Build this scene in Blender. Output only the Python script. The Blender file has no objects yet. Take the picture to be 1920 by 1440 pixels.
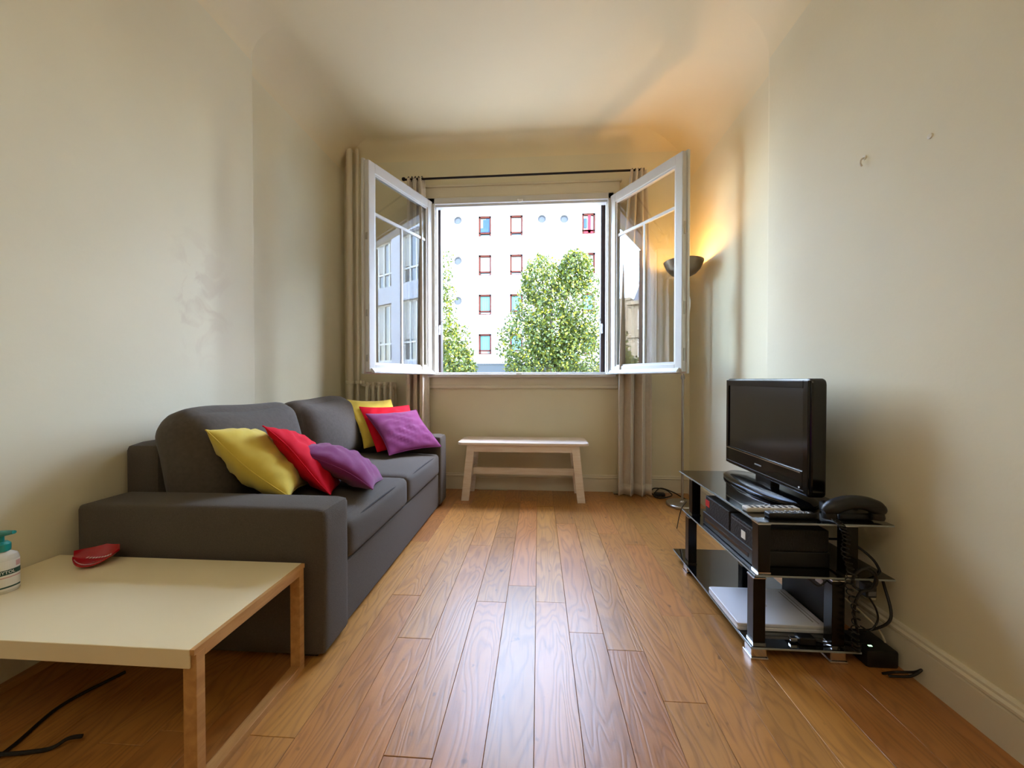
import bpy, bmesh, math, random
import numpy as np
from mathutils import Vector, Matrix, Euler
random.seed(7); np.random.seed(7)
S = bpy.context.scene; COL = S.collection
pi = math.pi

# ------------------------------------------------------------------ camera
FPX = 721.0
cam = bpy.data.cameras.new('camera'); cam.sensor_width = 36.0; cam.lens = 36.0 * FPX / 1920.0
cam.clip_start = 0.02; cam.clip_end = 500
co = bpy.data.objects.new('camera', cam); COL.objects.link(co)
co.location = (0, 0, 1.0)
co.rotation_euler = (pi / 2 - math.atan(9 / FPX), 0, math.atan(50 / FPX))
S.camera = co
# ------------------------------------------------------------------ world, sun, window portal, added fill, exposure
w = bpy.data.worlds.new('sky'); S.world = w; w.use_nodes = True
nt = w.node_tree; nt.nodes.clear()
sky = nt.nodes.new('ShaderNodeTexSky'); sky.sky_type = 'NISHITA'
sky.sun_disc = False; sky.sun_elevation = math.radians(52); sky.sun_rotation = math.radians(82)
sky.air_density = 1.0; sky.dust_density = 1.2; sky.ozone_density = 1.2
mixw = nt.nodes.new('ShaderNodeMix'); mixw.data_type = 'RGBA'; mixw.inputs['Factor'].default_value = 0.12
mixw.inputs['B'].default_value = (3.0, 3.1, 3.2, 1)
bg = nt.nodes.new('ShaderNodeBackground'); bg.inputs['Strength'].default_value = 7.0
wo = nt.nodes.new('ShaderNodeOutputWorld')
nt.links.new(sky.outputs['Color'], mixw.inputs['A']); nt.links.new(mixw.outputs['Result'], bg.inputs['Color'])
nt.links.new(bg.outputs['Background'], wo.inputs['Surface'])

def light(name, kind, loc, energy, color=(1, 1, 1), direction=None, **kw):
    l = bpy.data.lights.new(name, kind); l.energy = energy; l.color = color
    for k, v in kw.items(): setattr(l, k, v)
    o = bpy.data.objects.new(name, l); COL.objects.link(o); o.location = loc
    if direction: o.rotation_euler = Vector(direction).to_track_quat('-Z', 'Y').to_euler()
    return o
light('sun', 'SUN', (0, -20, 40), 14.0, (1.0, 0.94, 0.84), (-0.68, 0.10, -0.72), angle=0.01)
po = light('window_portal', 'AREA', (-0.18, 3.75, 1.82), 1, direction=(0, -1, 0), shape='RECTANGLE', size=1.6, size_y=1.6)
po.data.cycles.is_portal = True
light('fill_behind_camera', 'AREA', (-0.2, -0.9, 2.95), 13.0, (1.0, 0.86, 0.64), (0.0, 0.35, -1), shape='RECTANGLE', size=1.8, size_y=1.0)  # added soft fill from behind the camera, not a fixture of the room
S.view_settings.view_transform = 'Standard'; S.view_settings.look = 'None'
S.view_settings.exposure = 0.2; S.view_settings.gamma = 1.0; S.view_settings.use_curve_mapping = False

# ------------------------------------------------------------------ materials
def lin(c):
    return tuple(((x / 255) / 12.92 if x / 255 <= .04045 else ((x / 255 + .055) / 1.055) ** 2.4) for x in c)
def N(t, kind, **inp):
    n = t.nodes.new(kind)
    for k, v in inp.items():
        k = k.replace('_', ' ')
        if k in n.inputs: n.inputs[k].default_value = v
    return n
def mat(name, col, rough=0.5, metal=0.0, var=0.0, vscale=8.0, bump=0.0, bscale=60.0, coat=0.0, stretch=None, spec=0.5, rand=0.0, sheen=0.0):
    """base colour with procedural mottling (var), fine relief (bump) and per-object variation (rand)"""
    m = bpy.data.materials.new(name); m.use_nodes = True; t = m.node_tree
    b = t.nodes['Principled BSDF']; c = lin(col) if max(col) > 1.001 else col
    b.inputs['Roughness'].default_value = rough; b.inputs['Metallic'].default_value = metal
    b.inputs['Specular IOR Level'].default_value = spec
    b.inputs['Coat Weight'].default_value = coat; b.inputs['Coat Roughness'].default_value = 0.08
    if sheen: b.inputs['Sheen Weight'].default_value = sheen
    tc = N(t, 'ShaderNodeTexCoord'); vec = tc.outputs['Object']
    if stretch:
        mp = N(t, 'ShaderNodeMapping'); mp.inputs['Scale'].default_value = stretch
        t.links.new(vec, mp.inputs['Vector']); vec = mp.outputs['Vector']
    ns = N(t, 'ShaderNodeTexNoise', Scale=vscale, Detail=5.0); t.links.new(vec, ns.inputs['Vector'])
    hs = N(t, 'ShaderNodeHueSaturation'); hs.inputs['Color'].default_value = (*c, 1)
    mr = N(t, 'ShaderNodeMapRange'); mr.inputs['From Min'].default_value = .3; mr.inputs['From Max'].default_value = .7
    mr.inputs['To Min'].default_value = 1 - var; mr.inputs['To Max'].default_value = 1 + var
    t.links.new(ns.outputs['Fac'], mr.inputs['Value'])
    val = mr.outputs['Result']
    if rand:
        oi = N(t, 'ShaderNodeObjectInfo'); m2 = N(t, 'ShaderNodeMapRange')
        m2.inputs['To Min'].default_value = 1 - rand; m2.inputs['To Max'].default_value = 1 + rand
        t.links.new(oi.outputs['Random'], m2.inputs['Value'])
        mm = N(t, 'ShaderNodeMath'); mm.operation = 'MULTIPLY'
        t.links.new(val, mm.inputs[0]); t.links.new(m2.outputs['Result'], mm.inputs[1]); val = mm.outputs[0]
    t.links.new(val, hs.inputs['Value']); t.links.new(hs.outputs['Color'], b.inputs['Base Color'])
    if bump:
        n2 = N(t, 'ShaderNodeTexNoise', Scale=bscale, Detail=4.0); t.links.new(vec, n2.inputs['Vector'])
        bp = N(t, 'ShaderNodeBump', Strength=bump, Distance=0.004)
        t.links.new(n2.outputs['Fac'], bp.inputs['Height']); t.links.new(bp.outputs['Normal'], b.inputs['Normal'])
    return m
def emit_mat(name, col, strength):
    m = bpy.data.materials.new(name); m.use_nodes = True; b = m.node_tree.nodes['Principled BSDF']
    b.inputs['Base Color'].default_value = (*col, 1); b.inputs['Emission Color'].default_value = (*col, 1)
    b.inputs['Emission Strength'].default_value = strength; return m
def glass_mat(name, tint=(.93, .95, .95), ior=1.7, rough=0.0):
    m = bpy.data.materials.new(name); m.use_nodes = True; t = m.node_tree; t.nodes.clear()
    tr = N(t, 'ShaderNodeBsdfTransparent'); tr.inputs['Color'].default_value = (*tint, 1)
    gl = N(t, 'ShaderNodeBsdfGlossy', Roughness=rough); fr = N(t, 'ShaderNodeFresnel'); ge = N(t, 'ShaderNodeNewGeometry'); io = N(t, 'ShaderNodeMapRange')
    io.inputs['To Min'].default_value = ior; io.inputs['To Max'].default_value = 1 / ior; t.links.new(ge.outputs['Backfacing'], io.inputs['Value']); t.links.new(io.outputs[0], fr.inputs['IOR'])
    mx = N(t, 'ShaderNodeMixShader'); out = N(t, 'ShaderNodeOutputMaterial')
    t.links.new(fr.outputs[0], mx.inputs[0]); t.links.new(tr.outputs[0], mx.inputs[1]); t.links.new(gl.outputs[0], mx.inputs[2])
    t.links.new(mx.outputs[0], out.inputs['Surface']); return m
def wall_mat(name, col, stains=False):
    m = mat(name, col, rough=0.62, var=0.035, vscale=1.7, bump=0.10, bscale=55)
    if stains:
        t = m.node_tree; b = t.nodes['Principled BSDF']
        src = b.inputs['Base Color'].links[0].from_socket
        tc = N(t, 'ShaderNodeTexCoord'); mp = N(t, 'ShaderNodeMapping')
        mp.inputs['Location'].default_value = (0, -1.86, -1.42); mp.vector_type = 'POINT'
        t.links.new(tc.outputs['Object'], mp.inputs['Vector'])
        m3 = N(t, 'ShaderNodeMapping'); m3.inputs['Scale'].default_value = (0, 3.6, 2.2); t.links.new(mp.outputs[0], m3.inputs['Vector'])
        ln = N(t, 'ShaderNodeVectorMath'); ln.operation = 'LENGTH'; t.links.new(m3.outputs[0], ln.inputs[0])
        a = N(t, 'ShaderNodeMapRange'); a.inputs['From Min'].default_value = .25; a.inputs['From Max'].default_value = .9
        a.inputs['To Min'].default_value = 1; a.inputs['To Max'].default_value = 0; t.links.new(ln.outputs['Value'], a.inputs['Value'])
        ns = N(t, 'ShaderNodeTexNoise', Scale=7.0, Detail=6.0, Distortion=.8); t.links.new(tc.outputs['Object'], ns.inputs['Vector'])
        r = N(t, 'ShaderNodeMapRange'); r.inputs['From Min'].default_value = .5; r.inputs['From Max'].default_value = .62
        t.links.new(ns.outputs['Fac'], r.inputs['Value'])
        mu = N(t, 'ShaderNodeMath'); mu.operation = 'MULTIPLY'; t.links.new(a.outputs[0], mu.inputs[0]); t.links.new(r.outputs[0], mu.inputs[1])
        mu2 = N(t, 'ShaderNodeMath'); mu2.operation = 'MULTIPLY'; t.links.new(mu.outputs[0], mu2.inputs[0]); mu2.inputs[1].default_value = .32
        mx = N(t, 'ShaderNodeMix'); mx.data_type = 'RGBA'; mx.inputs['B'].default_value = (*lin((196, 170, 138)), 1)
        t.links.new(mu2.outputs[0], mx.inputs['Factor']); t.links.new(src, mx.inputs['A']); t.links.new(mx.outputs['Result'], b.inputs['Base Color'])
    return m
def wood_floor():
    m = bpy.data.materials.new('oiled_oak_plank'); m.use_nodes = True; t = m.node_tree; b = t.nodes['Principled BSDF']
    tc = N(t, 'ShaderNodeTexCoord'); oi = N(t, 'ShaderNodeObjectInfo')
    sc = N(t, 'ShaderNodeVectorMath'); sc.operation = 'SCALE'; sc.inputs[0].default_value = (37, 91, 13); t.links.new(oi.outputs['Random'], sc.inputs['Scale'])
    ad = N(t, 'ShaderNodeVectorMath'); ad.operation = 'ADD'; t.links.new(tc.outputs['Object'], ad.inputs[0]); t.links.new(sc.outputs[0], ad.inputs[1])
    def mapped(s):
        mp = N(t, 'ShaderNodeMapping'); mp.inputs['Scale'].default_value = s; t.links.new(ad.outputs[0], mp.inputs['Vector']); return mp.outputs[0]
    # long cathedral figure: contour bands of a stretched noise field
    n1 = N(t, 'ShaderNodeTexNoise', Scale=1.0, Detail=2.0, Distortion=.35); t.links.new(mapped((7.5, 1.25, 1)), n1.inputs['Vector'])
    mu = N(t, 'ShaderNodeMath'); mu.operation = 'MULTIPLY'; mu.inputs[1].default_value = 17.0; t.links.new(n1.outputs['Fac'], mu.inputs[0])
    pp = N(t, 'ShaderNodeMath'); pp.operation = 'PINGPONG'; pp.inputs[1].default_value = .5; t.links.new(mu.outputs[0], pp.inputs[0])
    rg = N(t, 'ShaderNodeMapRange'); rg.inputs['From Min'].default_value = 0.0; rg.inputs['From Max'].default_value = .3; t.links.new(pp.outputs[0], rg.inputs['Value'])
    n2 = N(t, 'ShaderNodeTexNoise', Scale=1.0, Detail=5.0); t.links.new(mapped((130, 5.0, 1)), n2.inputs['Vector'])   # fine pores
    n3 = N(t, 'ShaderNodeTexNoise', Scale=1.0, Detail=3.0); t.links.new(mapped((5, 2.0, 1)), n3.inputs['Vector'])      # blotches
    n4 = N(t, 'ShaderNodeTexNoise', Scale=1.0, Detail=2.0); t.links.new(mapped((26, 15, 1)), n4.inputs['Vector'])      # knots and dents
    r1 = N(t, 'ShaderNodeValToRGB'); e = r1.color_ramp.elements
    e[0].position = 0; e[0].color = (*lin((164, 104, 46)), 1); e[1].position = 1; e[1].color = (*lin((208, 147, 78)), 1)
    t.links.new(n3.outputs['Fac'], r1.inputs['Fac'])
    hv = N(t, 'ShaderNodeHueSaturation'); t.links.new(r1.outputs['Color'], hv.inputs['Color'])
    mr = N(t, 'ShaderNodeMapRange'); mr.inputs['To Min'].default_value = .80; mr.inputs['To Max'].default_value = 1.08; t.links.new(oi.outputs['Random'], mr.inputs['Value']); t.links.new(mr.outputs[0], hv.inputs['Value'])
    wn = N(t, 'ShaderNodeTexWhiteNoise'); wn.noise_dimensions = '1D'; t.links.new(oi.outputs['Random'], wn.inputs['W'])
    mh = N(t, 'ShaderNodeMapRange'); mh.inputs['To Min'].default_value = .496; mh.inputs['To Max'].default_value = .508; t.links.new(wn.outputs['Value'], mh.inputs['Value']); t.links.new(mh.outputs[0], hv.inputs['Hue'])
    def dark(colsock, fac, amount, c=(88, 44, 18)):
        mx = N(t, 'ShaderNodeMix'); mx.data_type = 'RGBA'; mx.inputs['B'].default_value = (*lin(c), 1)
        k = N(t, 'ShaderNodeMath'); k.operation = 'MULTIPLY'; k.inputs[1].default_value = amount; t.links.new(fac, k.inputs[0])
        t.links.new(k.outputs[0], mx.inputs['Factor']); t.links.new(colsock, mx.inputs['A']); return mx.outputs['Result']
    inv = N(t, 'ShaderNodeMath'); inv.operation = 'SUBTRACT'; inv.inputs[0].default_value = 1; t.links.new(rg.outputs[0], inv.inputs[1])
    c1 = dark(hv.outputs['Color'], inv.outputs[0], .30)
    p2 = N(t, 'ShaderNodeMapRange'); p2.inputs['From Min'].default_value = .55; p2.inputs['From Max'].default_value = .75; t.links.new(n2.outputs['Fac'], p2.inputs['Value'])
    c2 = dark(c1, p2.outputs[0], .35)
    p4 = N(t, 'ShaderNodeMapRange'); p4.inputs['From Min'].default_value = .70; p4.inputs['From Max'].default_value = .78; t.links.new(n4.outputs['Fac'], p4.inputs['Value'])
    c3 = dark(c2, p4.outputs[0], .6, (60, 30, 14))
    t.links.new(c3, b.inputs['Base Color'])
    rr = N(t, 'ShaderNodeMapRange'); rr.inputs['To Min'].default_value = .30; rr.inputs['To Max'].default_value = .48; t.links.new(n3.outputs['Fac'], rr.inputs['Value']); t.links.new(rr.outputs[0], b.inputs['Roughness'])
    su = N(t, 'ShaderNodeMath'); su.operation = 'ADD'; t.links.new(n2.outputs['Fac'], su.inputs[0]); t.links.new(rg.outputs[0], su.inputs[1])
    bp = N(t, 'ShaderNodeBump', Strength=.15, Distance=.002); t.links.new(su.outputs[0], bp.inputs['Height']); t.links.new(bp.outputs[0], b.inputs['Normal'])
    b.inputs['Specular IOR Level'].default_value = .5; b.inputs['Coat Weight'].default_value = .35; b.inputs['Coat Roughness'].default_value = .28
    return m
def wood(name, c0, c1, scale=(4, 60, 60), rough=.5):
    m = bpy.data.materials.new(name); m.use_nodes = True; t = m.node_tree; b = t.nodes['Principled BSDF']
    tc = N(t, 'ShaderNodeTexCoord'); mp = N(t, 'ShaderNodeMapping'); mp.inputs['Scale'].default_value = scale
    t.links.new(tc.outputs['Object'], mp.inputs['Vector']); ns = N(t, 'ShaderNodeTexNoise', Scale=1.0, Detail=5.0, Distortion=.4); t.links.new(mp.outputs[0], ns.inputs['Vector'])
    r = N(t, 'ShaderNodeValToRGB'); r.color_ramp.elements[0].position = .35; r.color_ramp.elements[1].position = .65
    r.color_ramp.elements[0].color = (*lin(c0), 1); r.color_ramp.elements[1].color = (*lin(c1), 1)
    t.links.new(ns.outputs['Fac'], r.inputs['Fac']); t.links.new(r.outputs['Color'], b.inputs['Base Color'])
    bp = N(t, 'ShaderNodeBump', Strength=.15, Distance=.002); t.links.new(ns.outputs['Fac'], bp.inputs['Height']); t.links.new(bp.outputs[0], b.inputs['Normal'])
    b.inputs['Roughness'].default_value = rough; return m
def leaf_mat(name, c0, c1, c2):
    m = bpy.data.materials.new(name); m.use_nodes = True; t = m.node_tree; b = t.nodes['Principled BSDF']
    at = N(t, 'ShaderNodeAttribute'); at.attribute_name = 'shade'
    r = N(t, 'ShaderNodeValToRGB'); r.color_ramp.elements[0].color = (*lin(c0), 1); r.color_ramp.elements[1].color = (*lin(c2), 1)
    e = r.color_ramp.elements.new(.5); e.color = (*lin(c1), 1)
    t.links.new(at.outputs['Fac'], r.inputs['Fac']); t.links.new(r.outputs['Color'], b.inputs['Base Color']); b.inputs['Roughness'].default_value = .55
    tl = N(t, 'ShaderNodeBsdfTranslucent'); t.links.new(r.outputs['Color'], tl.inputs['Color'])
    mx = N(t, 'ShaderNodeMixShader'); mx.inputs[0].default_value = .35; out = t.nodes['Material Output']
    t.links.new(b.outputs[0], mx.inputs[1]); t.links.new(tl.outputs[0], mx.inputs[2]); t.links.new(mx.outputs[0], out.inputs['Surface'])
    return m

M = {}
M['wall'] = wall_mat('cream_wall_paint', (229, 220, 189)); M['wall_stained'] = wall_mat('cream_wall_paint_worn', (229, 220, 189), True)
M['ceiling'] = mat('ceiling_paint', (236, 222, 186), .75, var=.02, vscale=1.3, bump=.05, bscale=40)
M['trim'] = mat('cream_gloss_paint', (226, 217, 193), .4, var=.03, vscale=5, bump=.03, bscale=30)
M['pvc'] = mat('white_window_paint', (208, 207, 202), .32, var=.015)
M['rubber'] = mat('dark_gasket', (30, 30, 30), .6)
M['glass'] = glass_mat('window_pane')
M['floor'] = wood_floor(); M['subfloor'] = mat('dark_subfloor', (50, 28, 14), .8, var=.1)
M['brown'] = wood('brown_shutter_wood', (32, 14, 9), (52, 23, 14), (30, 30, 3), .45)
M['steel'] = mat('brushed_steel', (176, 172, 164), .28, 1.0, var=.03, vscale=40); M['chrome'] = mat('chrome', (220, 220, 222), .12, 1.0)
M['iron'] = mat('black_iron', (30, 24, 22), .45, .6)
M['sofa'] = mat('charcoal_weave', (86, 78, 69), .92, var=.10, vscale=220, bump=.5, bscale=420, sheen=.08, spec=.2)
M['sofa_soft'] = mat('charcoal_weave_creased', (86, 78, 69), .92, var=.10, vscale=60, bump=1.0, bscale=7, sheen=.08, spec=.2)
M['sofa_dark'] = mat('charcoal_piping', (64, 60, 57), .95, var=.08, vscale=150, spec=.2)
M['yellow'] = mat('yellow_cotton', (216, 190, 78), .85, var=.06, vscale=9, bump=.35, bscale=16, sheen=.2, spec=.2)
M['red'] = mat('red_cotton', (206, 10, 38), .85, var=.05, vscale=9, bump=.3, bscale=14, spec=.2)
M['purple'] = mat('purple_cotton', (116, 34, 90), .85, var=.06, vscale=9, bump=.4, bscale=15, sheen=.2, spec=.2)
M['tabletop'] = mat('white_lacquer_top', (238, 223, 184), .30, var=.02, vscale=3)
M['birch'] = wood('birch_edge', (176, 128, 72), (200, 152, 92), (40, 6, 40), .5)
M['bench'] = wood('whitewashed_pine', (238, 222, 206), (248, 236, 224), (6, 60, 60), .5)
M['curtain'] = mat('grey_beige_curtain', (214, 202, 186), .95, var=.04, vscale=40, bump=.3, bscale=300, spec=.1)
M['black_gloss'] = mat('black_gloss_plastic', (10, 10, 11), .12, var=.05)
M['black'] = mat('black_plastic', (17, 17, 18), .42, var=.08, bump=.08, bscale=300)
M['black_tex'] = mat('grained_black_case', (20, 20, 21), .55, var=.1, bump=.9, bscale=120)
M['screen'] = mat('dark_screen', (24, 22, 21), .16, var=.02, spec=.6)
M['black_glass'] = mat('black_glass', (8, 9, 10), .03, spec=.9, coat=.5)
M['glass_edge'] = mat('pale_glass_edge', (150, 158, 156), .2)
M['dark_metal'] = mat('dark_gloss_post', (26, 24, 22), .22, .5)
M['white_plastic'] = mat('white_plastic', (232, 234, 240), .3, var=.015)
M['grey_plastic'] = mat('grey_plastic', (150, 150, 146), .4, var=.05)
M['light_grey'] = mat('light_grey_plastic', (206, 202, 192), .4, var=.04)
M['button'] = mat('button_rubber', (92, 92, 94), .6)
M['led'] = emit_mat('green_indicator', (.5, 1, .55), 2.0)
M['red_spot'] = mat('red_patch', (190, 40, 36), .5)
M['bottle'] = mat('translucent_white_bottle', (226, 222, 206), .25, var=.02); M['teal'] = mat('teal_pump', (16, 138, 128), .35)
M['print_green'] = mat('dark_green_print', (32, 74, 60), .5); M['print_pink'] = mat('pink_print', (216, 170, 160), .5); M['paper'] = mat('paper_label', (238, 234, 220), .5, var=.02)
M['dish'] = mat('red_glazed_melamine', (170, 14, 28), .2, var=.08, vscale=20, coat=.4); M['white_print'] = mat('white_print', (240, 220, 220), .5)
M['cable'] = mat('black_cable', (14, 14, 14), .5); M['cable_white'] = mat('cream_cable', (206, 196, 170), .5)
M['bulb'] = emit_mat('lit_bulb', (1.0, .72, .36), 25)
M['facade'] = mat('white_render', (222, 222, 221), .85, var=.015, vscale=.6); M['facade_line'] = mat('grey_joint', (120, 122, 124), .8)
M['frame_brown'] = mat('brown_window_frame', (66, 30, 22), .8, var=.05, spec=.1); M['porthole'] = mat('grey_porthole', (30, 31, 34), .5, var=.05)
M['shopfront'] = mat('dark_shopfront', (16, 24, 27), .5, var=.2, vscale=2)
M['win_glass'] = mat('facade_glass', (60, 76, 84), .08, spec=.8)
M['cur_white'] = mat('white_net_curtain', (128, 140, 142), .9, var=.12, stretch=(14, 1, .2), vscale=2)
M['cur_cyan'] = mat('pale_turquoise_curtain', (70, 112, 118), .9, var=.15, stretch=(14, 1, .2), vscale=2)
M['cur_blue'] = mat('blue_cloth', (24, 48, 92), .9, var=.1); M['cur_red'] = mat('red_cloth', (120, 8, 22), .9, var=.1)
M['leaf'] = leaf_mat('linden_leaf', (26, 40, 10), (60, 74, 14), (138, 132, 20)); M['bark'] = mat('grey_bark', (84, 72, 60), .9, var=.2, bump=.8, bscale=20)
M['asphalt'] = mat('asphalt', (112, 112, 112), .9, var=.06, bump=.2, bscale=50); M['stone'] = mat('pale_limestone', (128, 118, 100), .85, var=.05, vscale=2)
M['slate'] = mat('blue_grey_slate', (70, 78, 90), .6, var=.08, vscale=6); M['panel_grey'] = mat('pale_grey_panel', (150, 153, 162), .7, var=.03)
M['blind'] = mat('ribbed_blind', (150, 150, 146), .7, var=.12, stretch=(6, 6, .1), vscale=3); M['socket'] = mat('cream_socket', (228, 222, 202), .4)
M['bowl'] = mat('bronze_grey_bowl', (132, 118, 100), .38, .85, var=.03); M['rad'] = mat('cream_radiator_paint', (226, 214, 188), .45, var=.03)

# ------------------------------------------------------------------ mesh builder
class MB:
    def __init__(s): s.v = []; s.f = []
    def add(s, vs, fs, mtx=None):
        k = len(s.v)
        if mtx is not None: vs = [mtx @ Vector(v) for v in vs]
        s.v += [tuple(v) for v in vs]; s.f += [tuple(i + k for i in f) for f in fs]; return s
    def bm(s, b, mtx=None):
        b.verts.index_update(); s.add([v.co.copy() for v in b.verts], [[v.index for v in f.verts] for f in b.faces], mtx); b.free(); return s
    def box(s, x0, x1, y0, y1, z0, z1, bev=0, seg=2, mtx=None):
        b = bmesh.new(); bmesh.ops.create_cube(b, size=1)
        for v in b.verts: v.co = Vector(((x0 + x1) / 2 + v.co.x * (x1 - x0), (y0 + y1) / 2 + v.co.y * (y1 - y0), (z0 + z1) / 2 + v.co.z * (z1 - z0)))
        if bev: bmesh.ops.bevel(b, geom=b.edges[:], offset=bev, segments=seg, profile=.5, affect='EDGES')
        return s.bm(b, mtx)
    def prism(s, poly, z0, z1, mtx=None, bev=0):
        b = bmesh.new(); lo = [b.verts.new((x, y, z0)) for x, y in poly]; hi = [b.verts.new((x, y, z1)) for x, y in poly]; n = len(poly)
        b.faces.new(lo[::-1]); b.faces.new(hi)
        for i in range(n): b.faces.new((lo[i], lo[(i + 1) % n], hi[(i + 1) % n], hi[i]))
        bmesh.ops.recalc_face_normals(b, faces=b.faces[:])
        if bev: bmesh.ops.bevel(b, geom=b.edges[:], offset=bev, segments=2, profile=.5, affect='EDGES')
        return s.bm(b, mtx)
    def bar(s, p0, p1, wx, wy, up=(0, 0, 1), bev=0):
        """rectangular bar from p0 to p1"""
        p0, p1 = Vector(p0), Vector(p1); z = (p1 - p0); L = z.length; z.normalize(); x = Vector(up).cross(z)
        if x.length < 1e-4: x = Vector((1, 0, 0))
        x.normalize(); y = z.cross(x); m = Matrix((x, y, z)).transposed().to_4x4(); m.translation = p0
        return s.box(-wx / 2, wx / 2, -wy / 2, wy / 2, 0, L, bev, 2, m)
    def tube(s, pts, r, n=8, cap=True):
        pts = [Vector(p) for p in pts]; k = len(s.v); rs = r if hasattr(r, '__len__') else [r] * len(pts)
        t0 = (pts[1] - pts[0]).normalized(); a = Vector((0, 0, 1)) if abs(t0.z) < .9 else Vector((1, 0, 0)); x = t0.cross(a).normalized()
        for i, p in enumerate(pts):
            t = (pts[min(i + 1, len(pts) - 1)] - pts[max(i - 1, 0)]).normalized(); x = (x - t * x.dot(t)).normalized(); y = t.cross(x)
            for j in range(n): s.v.append(tuple(p + (x * math.cos(2 * pi * j / n) + y * math.sin(2 * pi * j / n)) * rs[i]))
        for i in range(len(pts) - 1):
            for j in range(n): s.f.append((k + i * n + j, k + i * n + (j + 1) % n, k + (i + 1) * n + (j + 1) % n, k + (i + 1) * n + j))
        if cap: s.f.append(tuple(k + j for j in range(n))[::-1]); s.f.append(tuple(k + (len(pts) - 1) * n + j for j in range(n)))
        return s
    def lathe(s, prof, c=(0, 0, 0), n=32, mtx=None, cap=True):
        vs, fs = [], []
        for r, z in prof:
            for j in range(n): vs.append((c[0] + r * math.cos(2 * pi * j / n), c[1] + r * math.sin(2 * pi * j / n), c[2] + z))
        for i in range(len(prof) - 1):
            for j in range(n): fs.append((i * n + j, i * n + (j + 1) % n, (i + 1) * n + (j + 1) % n, (i + 1) * n + j))
        if cap: fs.append(tuple(range(n))[::-1]); fs.append(tuple((len(prof) - 1) * n + j for j in range(n)))
        return s.add(vs, fs, mtx)
    def puff(s, c, size, r, bulge=(0, 0, 0), cuts=14, rot=None, noise=0.0, seed=0):
        """soft upholstered block: rounded edges, faces bulging outward, shallow creases"""
        b = bmesh.new(); bmesh.ops.create_cube(b, size=2); bmesh.ops.subdivide_edges(b, edges=b.edges[:], cuts=cuts, use_grid_fill=True)
        h = Vector(size) / 2; rnd = random.Random(seed); ph = [rnd.uniform(0, 6) for _ in range(6)]
        for v in b.verts:
            q = v.co.copy()
            for i in range(3):   # crowd the rows towards the edges
                q[i] = math.copysign(1 - (1 - abs(q[i])) ** 1.35, q[i])
            p = Vector((q.x * h.x, q.y * h.y, q.z * h.z)); inner = Vector([max(-(h[i] - r), min(h[i] - r, p[i])) for i in range(3)]); d = p - inner
            if d.length > 1e-6: p = inner + d.normalized() * r
            for i in range(3):
                j, k = (i + 1) % 3, (i + 2) % 3
                if abs(v.co[i]) > .999: p[i] += math.copysign(bulge[i], q[i]) * (1 - q[j] ** 2) * (1 - q[k] ** 2)
            if noise:
                p += Vector((math.sin(9 * p.y + ph[0] + 7 * p.z), math.sin(11 * p.x + ph[1] + 6 * p.z), math.sin(10 * p.y + ph[2] + 8 * p.x))) * noise
            v.co = p
        m = (rot or Matrix.Identity(4)).copy(); m.translation = Vector(c); return s.bm(b, m)
    def build(s, name, m, parent=None, smooth=False, origin=None, angle=None):
        me = bpy.data.meshes.new(name); vs = s.v
        if origin is not None: o3 = Vector(origin); vs = [tuple(Vector(v) - o3) for v in vs]
        me.from_pydata(vs, [], s.f); me.materials.append(m if not isinstance(m, str) else M[m])
        b = bmesh.new(); b.from_mesh(me); bmesh.ops.recalc_face_normals(b, faces=b.faces[:]); b.to_mesh(me); b.free()
        if smooth:
            me.polygons.foreach_set('use_smooth', [True] * len(me.polygons))
            me.set_sharp_from_angle(angle=math.radians(angle or 35))
        me.update(); o = bpy.data.objects.new(name, me); COL.objects.link(o)
        if origin is not None: o.location = origin
        if parent is not None:
            o.parent = parent; o.location = Vector(o.location)
            if origin is None and parent.get('_base') is not None: o.location = -Vector(parent['_base'])
            elif parent.get('_base') is not None: o.location = Vector(origin) - Vector(parent['_base'])
            o['_base'] = list(parent.get('_base')) if origin is None and parent.get('_base') is not None else None
            if o['_base'] is None: del o['_base']
        return o
# All geometry is written in room coordinates; a thing's Empty sits at its base and its parts are offset back.
def tag(o, label=None, cat=None, group=None, kind=None):
    for k, v in (('label', label), ('category', cat), ('group', group), ('kind', kind)):
        if v: o[k] = v
    return o
def thing(name, base, label, cat, group=None, kind=None):
    o = bpy.data.objects.new(name, None); COL.objects.link(o); o.location = base; o.empty_display_size = .1; o['_base'] = list(base)
    return tag(o, label, cat, group, kind)
_parts = []
def part(mb, name, m, parent, smooth=False, label=None, angle=None, kind=None):
    """child mesh, drawn in room coordinates; nested parts keep their own parent"""
    o = mb.build(name, m, None, smooth, None, angle); o.parent = parent
    wp = Vector((0, 0, 0)); q = parent
    while q is not None: wp += Vector(q.location); q = q.parent
    o.location = -wp
    if label: o['label'] = label
    if kind: o['kind'] = kind
    return o
def solo(mb, name, m, label=None, cat=None, group=None, kind=None, smooth=False, origin=None, angle=None):
    return tag(mb.build(name, m, None, smooth, origin, angle), label, cat, group, kind)
def curve(pts, n=10):
    """Catmull-Rom through the points"""
    P = [Vector(p) for p in pts]; P = [P[0] * 2 - P[1]] + P + [P[-1] * 2 - P[-2]]; out = []
    for i in range(1, len(P) - 2):
        for k in range(n):
            t = k / n; a, b, c, d = P[i - 1:i + 3]
            out.append(.5 * ((2 * b) + (c - a) * t + (2 * a - 5 * b + 4 * c - d) * t * t + (3 * b - a - 3 * c + d) * t ** 3))
    out.append(P[-2]); return out
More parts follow.
